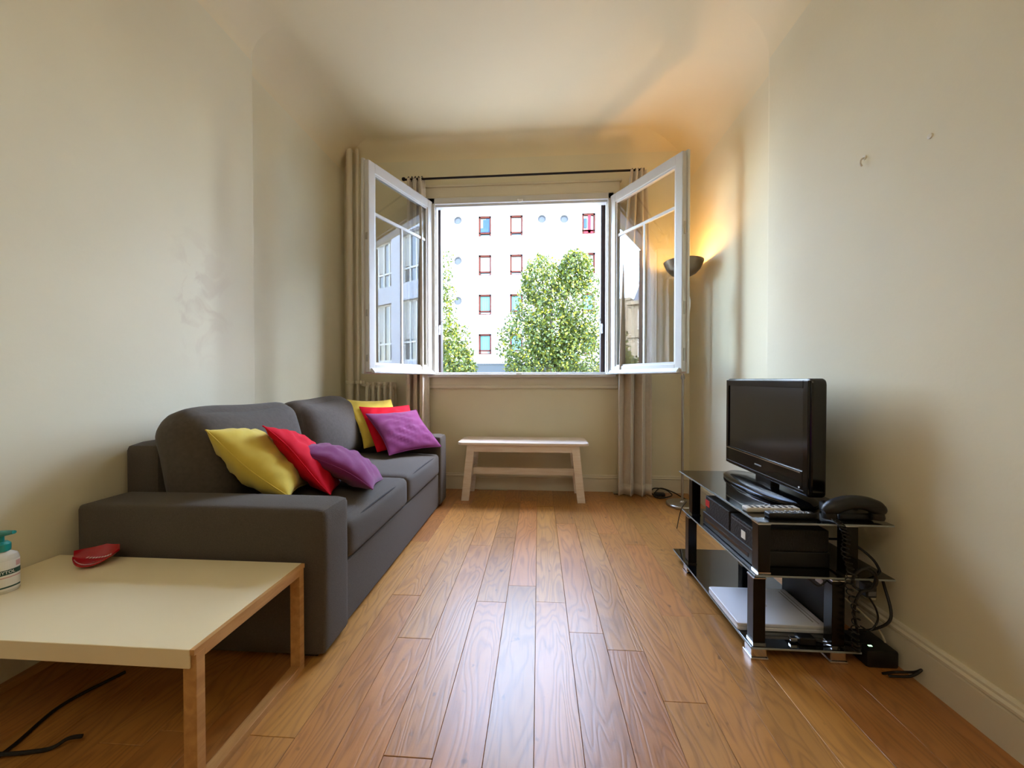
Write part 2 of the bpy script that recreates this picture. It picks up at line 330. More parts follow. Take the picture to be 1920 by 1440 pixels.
def text_mesh(body, size, mtx, depth=0.0004):
    c = bpy.data.curves.new('lettering', 'FONT'); c.body = body; c.size = size; c.extrude = depth; c.align_x = 'CENTER'; c.align_y = 'CENTER'; c.resolution_u = 2
    o = bpy.data.objects.new('lettering', c); COL.objects.link(o); dg = bpy.context.evaluated_depsgraph_get(); me = o.evaluated_get(dg).to_mesh()
    vs = [v.co.copy() for v in me.vertices]; fs = [list(p.vertices) for p in me.polygons]
    bpy.data.objects.remove(o); bpy.data.curves.remove(c)
    return vs, fs

# ================================================================== ROOM SHELL
XL, XR, XLF, XRF, D, HZ, YS, YR = -1.74, 1.27, -1.80, 1.32, 3.47, 3.13, 2.27, -2.4
# floor and planks
fl = MB().box(-2.05, 1.5, YR - .1, D + .38, -.12, -.020).build('floor', 'subfloor'); fl['kind'] = 'structure'
pw = .133; k0 = int(math.floor((XLF + .012) / pw)); nplank = 0
rp = random.Random(21)
for k in range(k0, int((XRF + .012) / pw) + 1):
    x0 = max(-.012 + k * pw, XLF + .001); x1 = min(-.012 + (k + 1) * pw, XRF - .001)
    if x1 - x0 < .01: continue
    y = YR + .001 - rp.uniform(0, .8)
    while y < D - .01:
        L = rp.choice((.7, .85, 1.0, 1.15, 1.3)); y0, y1 = max(y, YR + .001), min(y + L, D - .001); y += L
        if y1 - y0 < .12: continue
        lift = rp.uniform(-.0005, .0005)
        mb = MB().box(x0 + .0005, x1 - .0005, y0 + .0005, y1 - .0005, -.021, lift, .0009, 1)
        mb.build('plank', 'floor', fl, origin=((x0 + x1) / 2, (y0 + y1) / 2, 0)); nplank += 1
# walls: the far third of both side walls lies a little further out
def wall_block(name, rects, m):
    mb = MB()
    for r in rects: mb.box(*r, .035, 5)
    return tag(mb.build(name, m), kind='structure')
wall_block('wall_left', [(-2.1, XL, YR - .3, YS, -.2, 3.5), (-2.1, XLF, YS - .1, D + .3, -.2, 3.5)], 'wall_stained')
wall_block('wall_right', [(XR, 1.6, YR - .3, YS, -.2, 3.5), (XRF, 1.6, YS - .1, D + .3, -.2, 3.5)], 'wall')
wall_block('wall_rear', [(-2.1, 1.6, YR - .2, YR, -.1, 3.4)], 'wall')
WX0, WX1, WZ0, WZ1 = -1.0, .65, 1.02, 2.63          # window opening
wb = MB()
for r in [(-2.1, WX0, D, D + .17, -.1, 3.4), (WX1, 1.6, D, D + .17, -.1, 3.4), (WX0, WX1, D, D + .17, -.1, WZ0), (WX0, WX1, D, D + .17, WZ1, 3.4)]: wb.box(*r)
tag(wb.build('wall_back', 'wall'), kind='structure')
# ceiling with a coved edge
cm = MB().box(-2.1, 1.6, YR - .2, D + .36, HZ, HZ + .3)
def cove(p, q, n, r, rz):
    """concave quarter round along the wall line p-q; n points into the room"""
    prof = [(0.0, -rz)] + [(r * (1 - math.cos(a)), -rz * (1 - math.sin(a))) for a in [pi / 2 * i / 12 for i in range(1, 13)]] + [(r, .02), (-.05, .02), (-.05, -rz)]
    vs, fs = [], []; m = len(prof)
    for e in (p, q):
        for a, b in prof: vs.append((e[0] + n[0] * a, e[1] + n[1] * a, HZ + b))
    for i in range(m): fs.append((i, (i + 1) % m, m + (i + 1) % m, m + i))
    fs.append(tuple(range(m))); fs.append(tuple(range(m, 2 * m))); cm.add(vs, fs)
cove((XL, YR), (XL, YS - .03), (1, 0), .22, .20); cove((XLF, YS - .12), (XLF, D), (1, 0), .28, .22)
cove((XR, YR), (XR, YS - .03), (-1, 0), .40, .36); cove((XRF, YS - .12), (XRF, D), (-1, 0), .45, .38); cove((XLF, D), (XRF, D), (0, -1), .14, .14)
tag(cm.build('ceiling', 'ceiling', None, True, None, 30), kind='structure')
# baseboards
def baseboard(name, segs):
    mb = MB()
    prof = [(0, 0), (.018, 0), (.018, .108), (.014, .113), (.020, .118), (.020, .126), (.012, .132), (.012, .140), (.006, .147), (0, .147)]
    for p, q, n in segs:
        vs = [(e[0] + n[0] * a, e[1] + n[1] * a, b) for e in (p, q) for a, b in prof]; m = len(prof)
        mb.add(vs, [(i, (i + 1) % m, m + (i + 1) % m, m + i) for i in range(m)] + [tuple(range(m)), tuple(range(m, 2 * m))])
    tag(mb.build(name, 'trim'), kind='structure')
baseboard('baseboard_left', [((XL, YR), (XL, YS + .018), (1, 0)), ((XLF, YS), (XLF, D), (1, 0))])
baseboard('baseboard_right', [((XR, YR), (XR, YS + .018), (-1, 0)), ((XRF, YS), (XRF, D), (-1, 0))])
baseboard('baseboard_back', [((XLF, D), (XRF, D), (0, -1))])
# architrave above and apron below the window
mb = MB().box(WX0 - .06, WX1 + .06, D - .022, D + .01, 2.645, 2.735, .004).box(WX0 - .075, WX1 + .075, D - .035, D + .01, 2.735, 2.755, .006).box(WX0 - .075, WX1 + .075, D - .03, D + .01, 2.622, 2.645, .006)
tag(mb.build('trim_1', 'trim'), kind='structure')
mb = MB().box(WX0 - .05, WX1 + .05, D - .018, D + .01, .945, 1.03, .003).box(WX0 - .05, WX1 + .05, D - .030, D + .01, .918, .948, .008)
tag(mb.build('trim_2', 'trim'), kind='structure')

# ================================================================== WINDOW
win = thing('window_1', (-.175, D, 1.02), None, None, kind='structure'); win['label'] = 'white casement window standing open on both sides'
fy0, fy1 = D - .045, D + .075
mb = MB()
mb.box(WX0, -.935, fy0, fy1, 1.03, 2.63, .004).box(.603, WX1, fy0, fy1, 1.03, 2.63, .004).box(WX0, WX1, fy0, fy1, 2.575, 2.63, .004)
mb.box(-.95, .60, fy0 + .02, fy1 - .04, 2.555, 2.578, .003)
for x in (-.94, .596): mb.box(x, x + .012, fy0 + .03, fy1 - .03, 1.06, 2.57)
part(mb, 'frame', 'pvc', win)
part(MB().box(WX0 - .02, WX1 + .02, D - .075, fy1, 1.018, 1.046, .006).box(-.94, .59, fy0 + .015, fy0 + .05, 1.046, 1.062, .003), 'sill', 'pvc', win)
part(MB().box(WX0, WX1, fy1, D + .22, 1.0, 1.036), 'outer_sill', 'trim', win)
part(MB().box(-.19, -.14, fy0 - .006, fy0 + .02, 2.580, 2.597, .002).box(-.18, -.15, fy0 - .010, fy0, 2.568, 2.582, .002), 'strike_plate', 'chrome', win)
part(MB().box(-.20, -.15, D - .07, D - .03, 1.046, 1.056, .002), 'strike_plate', 'chrome', win)
def sash(hinge, ang, side, handle):
    W, Z0, Z1, T = .755, 1.052, 2.598, .058
    lm = Matrix.Translation((hinge[0], hinge[1], 0)) @ Matrix.Rotation(ang, 4, 'Z') @ Matrix.Diagonal((1, side, 1, 1))
    def bx(mb, *a, **k): return mb.box(*a, mtx=lm, **k)
    mb = MB(); st = .066
    bx(mb, 0, st, 0, T, Z0, Z1, bev=.006); bx(mb, W - st, W, 0, T, Z0, Z1, bev=.006)
    bx(mb, st - .003, W - st + .003, 0, T, Z1 - .075, Z1, bev=.005); bx(mb, st - .003, W - st + .003, 0, T, Z0, Z0 + .06, bev=.005)
    # glazing bead, then the rebated lip along the free edge and inner face
    for a in ((st - .004, st + .012, .008, .02, Z0 + .055, Z1 - .07), (W - st - .012, W - st + .004, .008, .02, Z0 + .055, Z1 - .07), (st, W - st, .008, .02, Z1 - .088, Z1 - .07), (st, W - st, .008, .02, Z0 + .055, Z0 + .073)): bx(mb, *a, bev=.003)
    bx(mb, W - .01, W + .014, T - .022, T, Z0 - .012, Z1 + .012, bev=.003); bx(mb, 0, W + .014, T - .020, T, Z1 - .004, Z1 + .012, bev=.003); bx(mb, 0, W + .014, T - .020, T, Z0 - .012, Z0 + .004, bev=.003)
    s = part(mb, 'sash', 'pvc', win)
    part(bx(MB(), st - .004, W - st + .004, .025, .029, Z0 + .055, Z1 - .07), 'pane', 'glass', s)
    zb = 2.235
    part(bx(MB(), st, W - st, .018, .036, zb - .012, zb + .012, bev=.003), 'muntin', 'pvc', s)
    part(bx(MB(), W / 2 - .011, W / 2 + .011, .019, .035, Z0 + .055, zb - .011, bev=.003), 'muntin', 'pvc', s)
    mb = MB(); b = bmesh.new()
    prof = [(0.0, Z0 + .03), (-.012, Z0 + .026), (-.034, Z0 + .004), (-.034, Z0 - .006), (0, Z0 - .002)]
    vs = [(x, y, z) for x in (.02, W - .02) for y, z in prof]; n = len(prof)
    mb.add(vs, [(i, (i + 1) % n, n + (i + 1) % n, n + i) for i in range(n)] + [tuple(range(n)), tuple(range(n, 2 * n))], lm); b.free()
    part(mb, 'weather_bar', 'pvc', s)
    mb = MB()
    for z in (1.13, 1.46, 2.02): bx(mb, W - .002, W + .004, .012, .028, z, z + .09 if handle else z + .05, bev=.002)
    part(mb, 'lock_plate', 'steel', s)
    if handle:
        mb = MB(); bx(mb, W - .055, W - .020, T, T + .010, 1.50, 1.66, bev=.004)
        pts = [lm @ Vector(p) for p in curve([(W - .037, T + .008, 1.60), (W - .037, T + .035, 1.605), (W - .037, T + .055, 1.58), (W - .037, T + .056, 1.53), (W - .037, T + .045, 1.47)], 6)]
        mb.tube(pts, [.011] * 8 + [.010] * (len(pts) - 8), 10); part(mb, 'handle', 'white_plastic', s, True, 'white curved handle')
    mb = MB()
    for z in (1.12, 2.5): mb.tube([lm @ Vector((-.006, .008, z)), lm @ Vector((-.006, .008, z + .07))], .008, 10)
    part(mb, 'hinge', 'pvc', s, True)
    return s
sash((-.957, 3.43), math.atan2(-.930, -.3665), -1, False)
sash((.622, 3.43), math.atan2(-.863, .505), 1, True)
# folded brown shutters standing in the outer reveal
def shutter(x0, x1, side):
    t = thing('folded_shutter', ((x0 + x1) / 2, D + .2, 1.036), 'brown folded wooden shutter in the %s jamb of the open window' % side, 'shutter')
    e = x1 if side == 'left' else x0; s = 1 if side == 'left' else -1
    for i in range(3):
        xa = x0 + (x1 - x0) * i / 3
        part(MB().box(xa + .0008, xa + (x1 - x0) / 3 - .0008, D + .080, D + .165, 1.04, 2.6, .003), 'shutter_leaf', 'brown', t)
    part(MB().tube([(e, D + .09, 1.545), (e + s * .02, D + .09, 1.545)], .006, 8).tube([(e + s * .02, D + .09, 1.545), (e + s * .035, D + .11, 1.55)], .004, 8).box(min(e, e + s * .01), max(e, e + s * .01), D + .07, D + .11, 1.535, 1.556, .002), 'latch_hook', 'steel', t, True)
    part(MB().tube(curve([(e - s * .01, D + .08, 1.50), (e - s * .01, D + .066, 1.485), (e - s * .008, D + .064, 1.455), (e - s * .010, D + .066, 1.415)], 6), .008, 8), 'shutter_handle', 'white_plastic', t, True)
    return t
shutter(-.985, -.912, 'left'); shutter(.562, .638, 'right')

# ================================================================== OUTSIDE
def leaf_cloud(parts, n, size, seed, lobes):
    r = np.random.RandomState(seed); pts = []
    per = n // len(lobes)
    for (cx, cy, cz, rx, ry, rz) in lobes:
        d = r.normal(size=(per, 3)); d /= np.linalg.norm(d, axis=1)[:, None]; rad = r.uniform(.35, 1.0, (per, 1)) ** .45
        bumps = 1 + .10 * np.sin(5 * d[:, :1] * 2 + seed) * np.sin(6 * d[:, 2:3] + 1)
        pts.append(np.array((cx, cy, cz)) + d * rad * bumps * np.array((rx, ry, rz)))
    P = np.concatenate(pts); n = len(P)
    a = r.normal(size=(n, 3)); a[:, 2] -= .35; a /= np.linalg.norm(a, axis=1)[:, None]
    b = np.cross(a, r.normal(size=(n, 3))); b /= np.linalg.norm(b, axis=1)[:, None]; c = np.cross(a, b)
    s = size * r.uniform(.7, 1.3, (n, 1))
    V = np.empty((n, 4, 3)); V[:, 0] = P; V[:, 1] = P + a * s * .5 + b * s * .36 + c * s * .08; V[:, 2] = P + a * s; V[:, 3] = P + a * s * .5 - b * s * .36 + c * s * .08
    shade = np.clip(r.normal(.45, .22, n), 0, 1)
    return V.reshape(-1, 3), np.arange(n * 4).reshape(-1, 4), np.repeat(shade, 4)
def tree(base, lobes, n, size, seed, label):
    t = thing('street_tree', base, label, 'tree', 'trees along the street')
    V, Fc, sh = leaf_cloud(None, n, size, seed, lobes)
    me = bpy.data.meshes.new('foliage'); me.from_pydata(V.tolist(), [], Fc.tolist()); me.materials.append(M['leaf'])
    at = me.attributes.new('shade', 'FLOAT', 'POINT'); at.data.foreach_set('value', sh.astype(np.float32))
    o = bpy.data.objects.new('foliage', me); COL.objects.link(o); o.parent = t; o.location = -Vector(base); o['kind'] = 'stuff'
    mb = MB(); top = Vector(lobes[0][:3]); b0 = Vector(base)
    mb.tube(curve([b0, b0.lerp(top, .4) + Vector((.08, 0, 0)), b0.lerp(top, .75), top], 5), [.19 - .008 * i for i in range(16)], 10)
    part(mb, 'trunk', 'bark', t, True)
    mb = MB()
    for L in lobes: mb.tube(curve([b0.lerp(top, .6), b0.lerp(top, .75).lerp(Vector(L[:3]), .5) + Vector((0, .1, .1)), Vector(L[:3]) + Vector((0, 0, L[5] * .5))], 4), [.08 - .006 * i for i in range(9)], 6)
    part(mb, 'branch', 'bark', t, True)
    return t
tree((.4, 14, -4.5), [(.45, 14, 3.4, 1.4, 1.3, 1.8), (-.5, 13.9, 2.3, 1.05, 1.1, 1.3), (1.45, 14, 3.5, .85, 1.1, 1.75), (1.35, 13.8, 1.9, 1.0, 1.1, 1.3), (.1, 14.1, 4.5, .8, .9, 1.0), (1.3, 14.1, 4.9, .65, .7, .8), (.45, 13.6, 2.6, 1.0, .8, 1.2), (.3, 13.8, 1.5, 1.5, 1.1, .9)], 25000, .105, 3, 'bushy street tree with yellow green leaves in the middle of the open window')
tree((-4.3, 14, -4.5), [(-4.1, 14, 3.2, 1.15, 1.2, 2.0), (-3.4, 13.9, 2.0, 1.0, 1.1, 1.3), (-3.1, 13.8, 1.5, .85, 1.1, .9), (-4.3, 14, 4.6, 1.25, 1.0, 1.7)], 12000, .11, 9, 'narrow leafy street tree at the left edge of the open window')
tree((-19.5, 10.6, -4.5), [(-19.5, 11.5, 2.6, 2.4, 2.2, 3.2), (-19.0, 9.9, 1.2, 1.7, 1.6, 1.7)], 9000, .2, 14, 'leafy tree farther down the street mirrored in the right casement pane')
tag(MB().box(-60, 60, D + .4, 60, -4.8, -4.5).build('street', 'asphalt'), kind='structure')
# apartment block across the street
FY = 26.0
bl = thing('apartment_building', (-1, FY, -4.5), 'white apartment building with brown windows and round portholes across the street', 'building')
cols = [-3.65, -1.515, 3.317]; rows = [11.37, 8.74, 6.07, 3.39]; ww, wh = .88, 1.40
ports = [(-5.516, 11.82), (-5.516, 9.08), (-5.516, 6.35), (.205, 11.765), (1.696, 11.72), (.205, 9.05)]; PR = .30
holes = [(x - ww / 2, x + ww / 2, z - wh / 2, z + wh / 2) for x in cols for z in rows] + [(x - PR, x + PR, z - PR, z + PR) for x, z in ports]
xs = sorted({-30.0, 13.0} | {h[i] for h in holes for i in (0, 1)}); zs = sorted({-4.5, 19.0} | {h[i] for h in holes for i in (2, 3)})  # wall extended out of view to the left to block sky light
mb = MB()
for i in range(len(xs) - 1):
    for j in range(len(zs) - 1):
        cx, cz = (xs[i] + xs[i + 1]) / 2, (zs[j] + zs[j + 1]) / 2
        if any(h[0] < cx < h[1] and h[2] < cz < h[3] for h in holes): continue
        mb.add([(xs[i], FY, zs[j]), (xs[i + 1], FY, zs[j]), (xs[i + 1], FY, zs[j + 1]), (xs[i], FY, zs[j + 1])], [(0, 1, 2, 3)])
for h in holes[:12]:
    for a, b in (((h[0], h[2]), (h[1], h[2])), ((h[1], h[2]), (h[1], h[3])), ((h[1], h[3]), (h[0], h[3])), ((h[0], h[3]), (h[0], h[2]))):
        mb.add([(a[0], FY, a[1]), (b[0], FY, b[1]), (b[0], FY + .22, b[1]), (a[0], FY + .22, a[1])], [(0, 1, 2, 3)])
for x, z in ports:
    n = 24; vs = []; 
    for k in range(n):
        a = 2 * pi * k / n + pi / n; c, s_ = math.cos(a), math.sin(a); q = PR / max(abs(c), abs(s_))
        vs += [(x + c * q, FY, z + s_ * q), (x + c * (PR - .01), FY, z + s_ * (PR - .01)), (x + c * (PR - .01), FY + .3, z + s_ * (PR - .01))]
    fs = []
    for k in range(n):
        m = (k + 1) % n; fs += [(3 * k, 3 * m, 3 * m + 1, 3 * k + 1), (3 * k + 1, 3 * m + 1, 3 * m + 2, 3 * k + 2)]
    mb.add(vs, fs)
mb.box(-30, 13, FY + .35, FY + 9, -4.5, 19)
part(mb, 'wall', 'facade', bl)
for ci, x in enumerate(cols):
    for ri, z in enumerate(rows):
        y = FY + .10; f = .12; zl, zh = z - wh / 2, z + wh / 2; zt = zl + .26
        mb = MB().box(x - ww / 2, x - ww / 2 + f, y, y + .08, zl, zh).box(x + ww / 2 - f, x + ww / 2, y, y + .08, zl, zh).box(x - ww / 2, x + ww / 2, y, y + .08, zh - f, zh).box(x - ww / 2, x + ww / 2, y, y + .08, zl, zl + .07).box(x - ww / 2, x + ww / 2, y, y + .08, zt - .045, zt + .045)
        wn = part(mb, 'window', 'frame_brown', bl)
        part(MB().box(x - ww / 2 + .02, x + ww / 2 - .02, y + .14, y + .15, zl + .02, zh - .02), 'pane', 'win_glass', wn)
        cm_ = 'cur_cyan' if ri >= 2 else 'cur_white'
        mb = MB()
        for k in range(8):
            xa = x - ww / 2 + f + (ww - 2 * f) * k / 8; mb.box(xa + .004, xa + (ww - 2 * f) / 8 - .004, y + .10 + .015 * (k % 2), y + .125, zt + .05, zh - f - .01)
        if (ci, ri) == (0, 0):
            part(MB().box(x - .14, x + .06, y + .02, y + .06, zt + .05, zh - f - .1).box(x + .06, x + .3, y + .03, y + .06, zt + .1, zh - f - .04).box(x - .3, x + .25, y - .02, y + .02, zt + .06, zt + .34), 'hanging_cloth', 'cur_blue', wn)
        elif (ci, ri) == (2, 0):
            part(MB().box(x - .04, x + .14, y + .0, y + .06, zl + .1, zh - f).box(x - .3, x + .3, y + .0, y + .06, zl + .08, zl + .32), 'hanging_cloth', 'cur_red', wn)
            part(MB().box(x - .3, x - .12, y + .02, y + .06, zt + .2, zh - f - .2), 'hanging_cloth', 'cur_blue', wn)
        part(mb, 'curtain', cm_, wn)
for x, z in ports:
    mtx = Matrix.Translation((x, FY + .16, z)) @ Matrix.Rotation(pi / 2, 4, 'X')
    part(MB().lathe([(.0, .0), (.20, .0), (.22, .03), (PR - .012, .03), (PR - .012, -.1), (0, -.1)], (0, 0, 0), 24, mtx), 'porthole', 'porthole', bl, True)
for x0, x1, z in ((-12, -4.9, 9.7), (-2.6, .1, 9.69), (2.4, 5.5, 9.66), (-4.6, -2.3, 7.05), (-4.6, -2.3, 4.44), (.5, 4, 7.0)):
    part(MB().box(x0, x1, FY - .03, FY + .02, z - .02, z + .02), 'ledge', 'facade_line', bl)
part(MB().box(-30, 13, FY - .45, FY + .1, -4.5, 1.97).box(-30, 13, FY - .5, FY, 1.97, 2.05), 'shopfront', 'shopfront', bl)
part(MB().box(3.2, 4.0, FY - .48, FY - .44, 1.86, 1.93), 'shop_light', 'paper', bl)
# office block to the right, seen as a reflection in the left casement
ox = Matrix.Translation((9.0, 9.4, 0)) @ Matrix.Rotation(math.radians(-8.5), 4, 'Z')
of = thing('office_building', (14.0, 8.6, -4.5), 'pale grey office block with wide glazed bays mirrored in the left casement pane', 'building')
rows_o = [(4.95, 6.95), (1.75, 4.25), (-1.6, .9)]; piers = [-1.0 + 3.1 * k for k in range(8)]
mb = MB().box(-1.6, 22, .45, 7, -4.5, 7.5, mtx=ox)
mb.box(-1.6, 22, -.05, .5, 7.0, 7.5, mtx=ox)
zb = -4.5
for lo, hi in rows_o[::-1]: mb.box(-1.6, 22, 0, .5, zb, lo, mtx=ox); zb = hi
mb.box(-1.6, 22, 0, .5, zb, 7.0, mtx=ox)
for p in piers: mb.box(p - .32, p + .32, -.04, .5, -4.5, 7.2, mtx=ox)
part(mb, 'wall', 'panel_grey', of)
for p in piers[:-1]:
    for lo, hi in rows_o[:2]:
        x0, x1 = p + .32, p + 2.78; mb = MB(); nn = 6
        for k in range(nn + 1): xx = x0 + (x1 - x0) * k / nn; mb.box(xx - .03, xx + .03, .14, .22, lo, hi, mtx=ox)
        mb.box(x0, x1, .14, .22, lo + (hi - lo) * .3, lo + (hi - lo) * .3 + .07, mtx=ox).box(x0, x1, .14, .22, hi - .07, hi, mtx=ox).box(x0, x1, .14, .22, lo, lo + .07, mtx=ox)
        wn = part(mb, 'window', 'pvc', of)
        part(MB().box(x0, x1, .19, .2, lo, hi, mtx=ox), 'pane', 'win_glass', wn)
        for k in range(nn):
            if (k * 7 + int(lo * 3)) % 5 in (0, 3, 4):
                xa, xb = x0 + (x1 - x0) * k / nn + .04, x0 + (x1 - x0) * (k + 1) / nn - .04
                part(MB().box(xa, xb, .16, .185, lo + (hi - lo) * .36, hi - .08, mtx=ox), 'blind', 'blind', wn)
# stone corner house to the left, seen as a reflection in the right casement
hx = -40.0
hb = thing('stone_townhouse', (hx - 4, 12, -4.5), 'pale stone townhouse with slate roof mirrored in the right casement pane', 'building')
part(MB().box(hx - 9, hx, 4, 15.4, -4.5, 9.5).box(hx - 9, hx + .35, 3.8, 15.4, 9.4, 9.8).box(hx - 9, hx + .15, 3.9, 15.4, 5.7, 5.9).box(hx - 9, hx + .15, 3.9, 15.4, 2.6, 2.8), 'wall', 'stone', hb)
part(MB().add([(hx - .2, 4, 9.8), (hx - .2, 14.9, 9.8), (hx - 2, 14.5, 12.4), (hx - 2, 4, 12.4), (hx - 8, 4, 9.8), (hx - 8, 14.9, 9.8)], [(0, 1, 2, 3), (1, 5, 2), (0, 3, 4), (3, 2, 5, 4)]), 'roof', 'slate', hb)
part(MB().box(hx - 2.6, hx - 1.4, 13.0, 14.2, 11, 13.6).box(hx - 2.3, hx - 2.0, 13.2, 13.5, 13.6, 14.1).box(hx - 2.3, hx - 2.0, 13.7, 14.0, 13.6, 14.1), 'chimney', 'panel_grey', hb)
part(MB().box(hx - 6, hx - 1, 15.4, 19, -4.5, 10.2).box(hx - 6, hx - .9, 15.4, 19, 10.2, 10.5), 'annex', 'stone', hb)
for y in (7.4, 9.5, 11.6, 13.7):
    for z0, z1 in ((6.7, 8.7), (3.5, 5.4), (0, 2)):
        mb = MB().box(hx - .05, hx + .06, y - .55, y - .45, z0, z1).box(hx - .05, hx + .06, y + .45, y + .55, z0, z1).box(hx - .05, hx + .06, y - .55, y + .55, z1, z1 + .12).box(hx, hx + .12, y - .6, y + .6, z0 - .1, z0).box(hx - .03, hx + .04, y - .05, y + .05, z0, z1)
        for k in (1, 2): mb.box(hx - .03, hx + .04, y - .45, y + .45, z0 + (z1 - z0) * k / 3 - .03, z0 + (z1 - z0) * k / 3 + .03)
        wn = part(mb, 'window', 'pvc', hb); part(MB().box(hx - .02, hx + .012, y - .45, y + .45, z0, z1), 'pane', 'win_glass', wn)

# ================================================================== HEATING AND CURTAINS
for x, r_, lb in ((-1.716, .030, 'thick cream heating riser pipe in the left corner'), (-1.642, .014, 'thin cream heating pipe beside the thick riser in the left corner')):
    t = thing('heating_pipe', (x, 3.40, 0), lb, 'pipe', 'heating pipes')
    part(MB().tube([(x, 3.40, 0), (x, 3.40, 3.08)], r_, 16), 'pipe', 'rad', t, True)
    part(MB().lathe([(r_ + .006, 0), (r_ + .010, .004), (r_ + .010, .026), (r_ + .006, .03)], (x, 3.40, .955), 16).box(x - .008, x + .008, 3.40, D, .962, .978), 'collar', 'rad', t, True)
rd = thing('radiator', (-1.43, 3.39, 0), 'cream cast iron column radiator half hidden behind the sofa', 'radiator')
for k in range(5):
    x = -1.530 + k * .054; mb = MB()
    for y in (3.34, 3.39, 3.44):
        mb.tube(curve([(x, 3.39, .15), (x, y, .19), (x, y, .4), (x, y, .7), (x, y, .92), (x, 3.39, .965)], 4), .014, 8)
    mb.tube([(x - .027, 3.39, .93), (x + .027, 3.39, .93)], .024, 10).tube([(x - .027, 3.39, .19), (x + .027, 3.39, .19)], .024, 10).box(x - .012, x + .012, 3.33, 3.45, .94, .975, .01)
    if k in (0, 4): mb.box(x - .012, x + .012, 3.35, 3.43, 0, .2, .005)
    part(mb, 'section', 'rad', rd, True)
part(MB().tube([(-1.626, 3.40, .965), (-1.60, 3.39, .955), (-1.54, 3.39, .93)], .012, 10).lathe([(.016, 0), (.022, .004), (.022, .03), (.014, .036)], (-1.60, 3.39, .955), 12), 'valve', 'rad', rd, True)
rod = thing('curtain_rod', (-.17, 3.37, 2.775), 'thin black curtain rod above the window', 'curtain rod')
part(MB().tube([(-1.20, 3.37, 2.775), (.86, 3.37, 2.785)], .009, 10), 'rod', 'iron', rod, True)
for x in (-1.2, .86): part(MB().lathe([(.004, -.018), (.014, -.012), (.017, 0), (.014, .012), (.004, .018)], (0, 0, 0), 12, Matrix.Translation((x, 3.37, 2.78)) @ Matrix.Rotation(pi / 2, 4, 'Y')), 'finial', 'iron', rod, True)
for x in (-1.16, .83): part(MB().tube(curve([(x, D, 2.75), (x, 3.42, 2.745), (x, 3.37, 2.762)], 4), .007, 8).lathe([(.02, 0), (.02, .006)], (0, 0, 0), 12, Matrix.Translation((x, D - .006, 2.75)) @ Matrix.Rotation(pi / 2, 4, 'X')), 'bracket', 'iron', rod, True)
def curtain(x0, x1, top0, top1, folds, label, seed, zbot):
    t = thing('curtain', ((x0 + x1) / 2, 3.36, 0), label, 'curtain', 'curtains beside the window'); r = random.Random(seed); ph = r.uniform(0, 6)
    nx, nz = 64, 30; vs, fs = [], []
    for j in range(nz + 1):
        v = j / nz; z = zbot + (2.77 - zbot) * v; amp = .062 - .028 * v ** 2; a = x0 + (top0 - x0) * v ** 3; b = x1 + (top1 - x1) * v ** 3
        for i in range(nx + 1):
            u = i / nx; wv = math.sin(2 * pi * folds * u + ph + .35 * math.sin(3 * v + ph)); wv = math.copysign(abs(wv) ** .75, wv)
            vs.append((a + (b - a) * u + .012 * math.sin(4 * pi * folds * u + 1), 3.355 + amp * wv * (.75 + .25 * math.sin(7 * u + ph)) - .02 * (1 - v), z + .004 * math.sin(20 * u)))
    for j in range(nz):
        for i in range(nx): q = j * (nx + 1) + i; fs.append((q, q + 1, q + nx + 2, q + nx + 1))
    mb = MB().add(vs, fs); o = part(mb, 'cloth', 'curtain', t, True, angle=80)
    sm = o.modifiers.new('thickness', 'SOLIDIFY'); sm.thickness = .004
    hem = part(MB().add([(v[0], v[1] - .0035, v[2]) for v in vs[:(nx + 1) * 2]], fs[:nx]), 'hem', 'curtain', t, True, angle=80)
    sm = hem.modifiers.new('thickness', 'SOLIDIFY'); sm.thickness = .003
    for k in range(5):
        x = top0 + (top1 - top0) * (k + .5) / 5
        part(MB().tube([(x + .004 * math.sin(q), 3.37 + .021 * math.cos(q), 2.776 + .021 * math.sin(q)) for q in [2 * pi * i / 16 for i in range(17)]], .0035, 6, False), 'curtain_ring', 'iron', t, True)
curtain(-1.17, -.99, -1.17, -1.02, 3, 'grey beige curtain gathered left of the window behind the sofa', 3, .02)
curtain(.665, .945, .78, .90, 3, 'long grey beige curtain hanging right of the window to the floor', 5, .012)

# ================================================================== FLOOR LAMP
LX, LY = 1.135, 3.12
fl_ = thing('floor_lamp', (LX, LY, 0), 'steel floor lamp with upturned bowl lit in the right corner', 'lamp')
part(MB().lathe([(0, 0), (.118, 0), (.122, .004), (.122, .016), (.116, .022), (.02, .028), (.012, .04), (0, .04)], (LX, LY, 0), 40), 'base', 'steel', fl_, True)
part(MB().tube([(LX, LY, .03), (LX, LY, 1.84)], .0095, 12).lathe([(.014, 0), (.016, .01), (.014, .03)], (LX, LY, 1.0), 12), 'pole', 'steel', fl_, True)
bp_ = [(0.012, 0), (.05, .006), (.09, .026), (.122, .060), (.143, .108), (.147, .122)]
bowl = part(MB().lathe(bp_ + [(r_ - .004, z + .004) for r_, z in bp_[::-1]], (LX, LY, 1.80), 40, cap=False), 'bowl', 'bowl', fl_, True)
bulb = part(MB().lathe([(.005, 0), (.012, .004), (.016, .03), (.012, .055), (.004, .062)], (LX, LY, 1.825), 14), 'bulb', 'bulb', fl_, True)
lp = light('lamp_glow', 'POINT', (LX, LY, 1.905), 8.0, (1.0, .55, .18), shadow_soft_size=.03)
t = thing('foot_switch', (1.06, 3.36, 0), 'black foot switch and coiled lamp cord beside the lamp base', 'switch')
part(MB().box(.985, 1.075, 3.33, 3.38, .0, .03, .008), 'body', 'black', t, True)
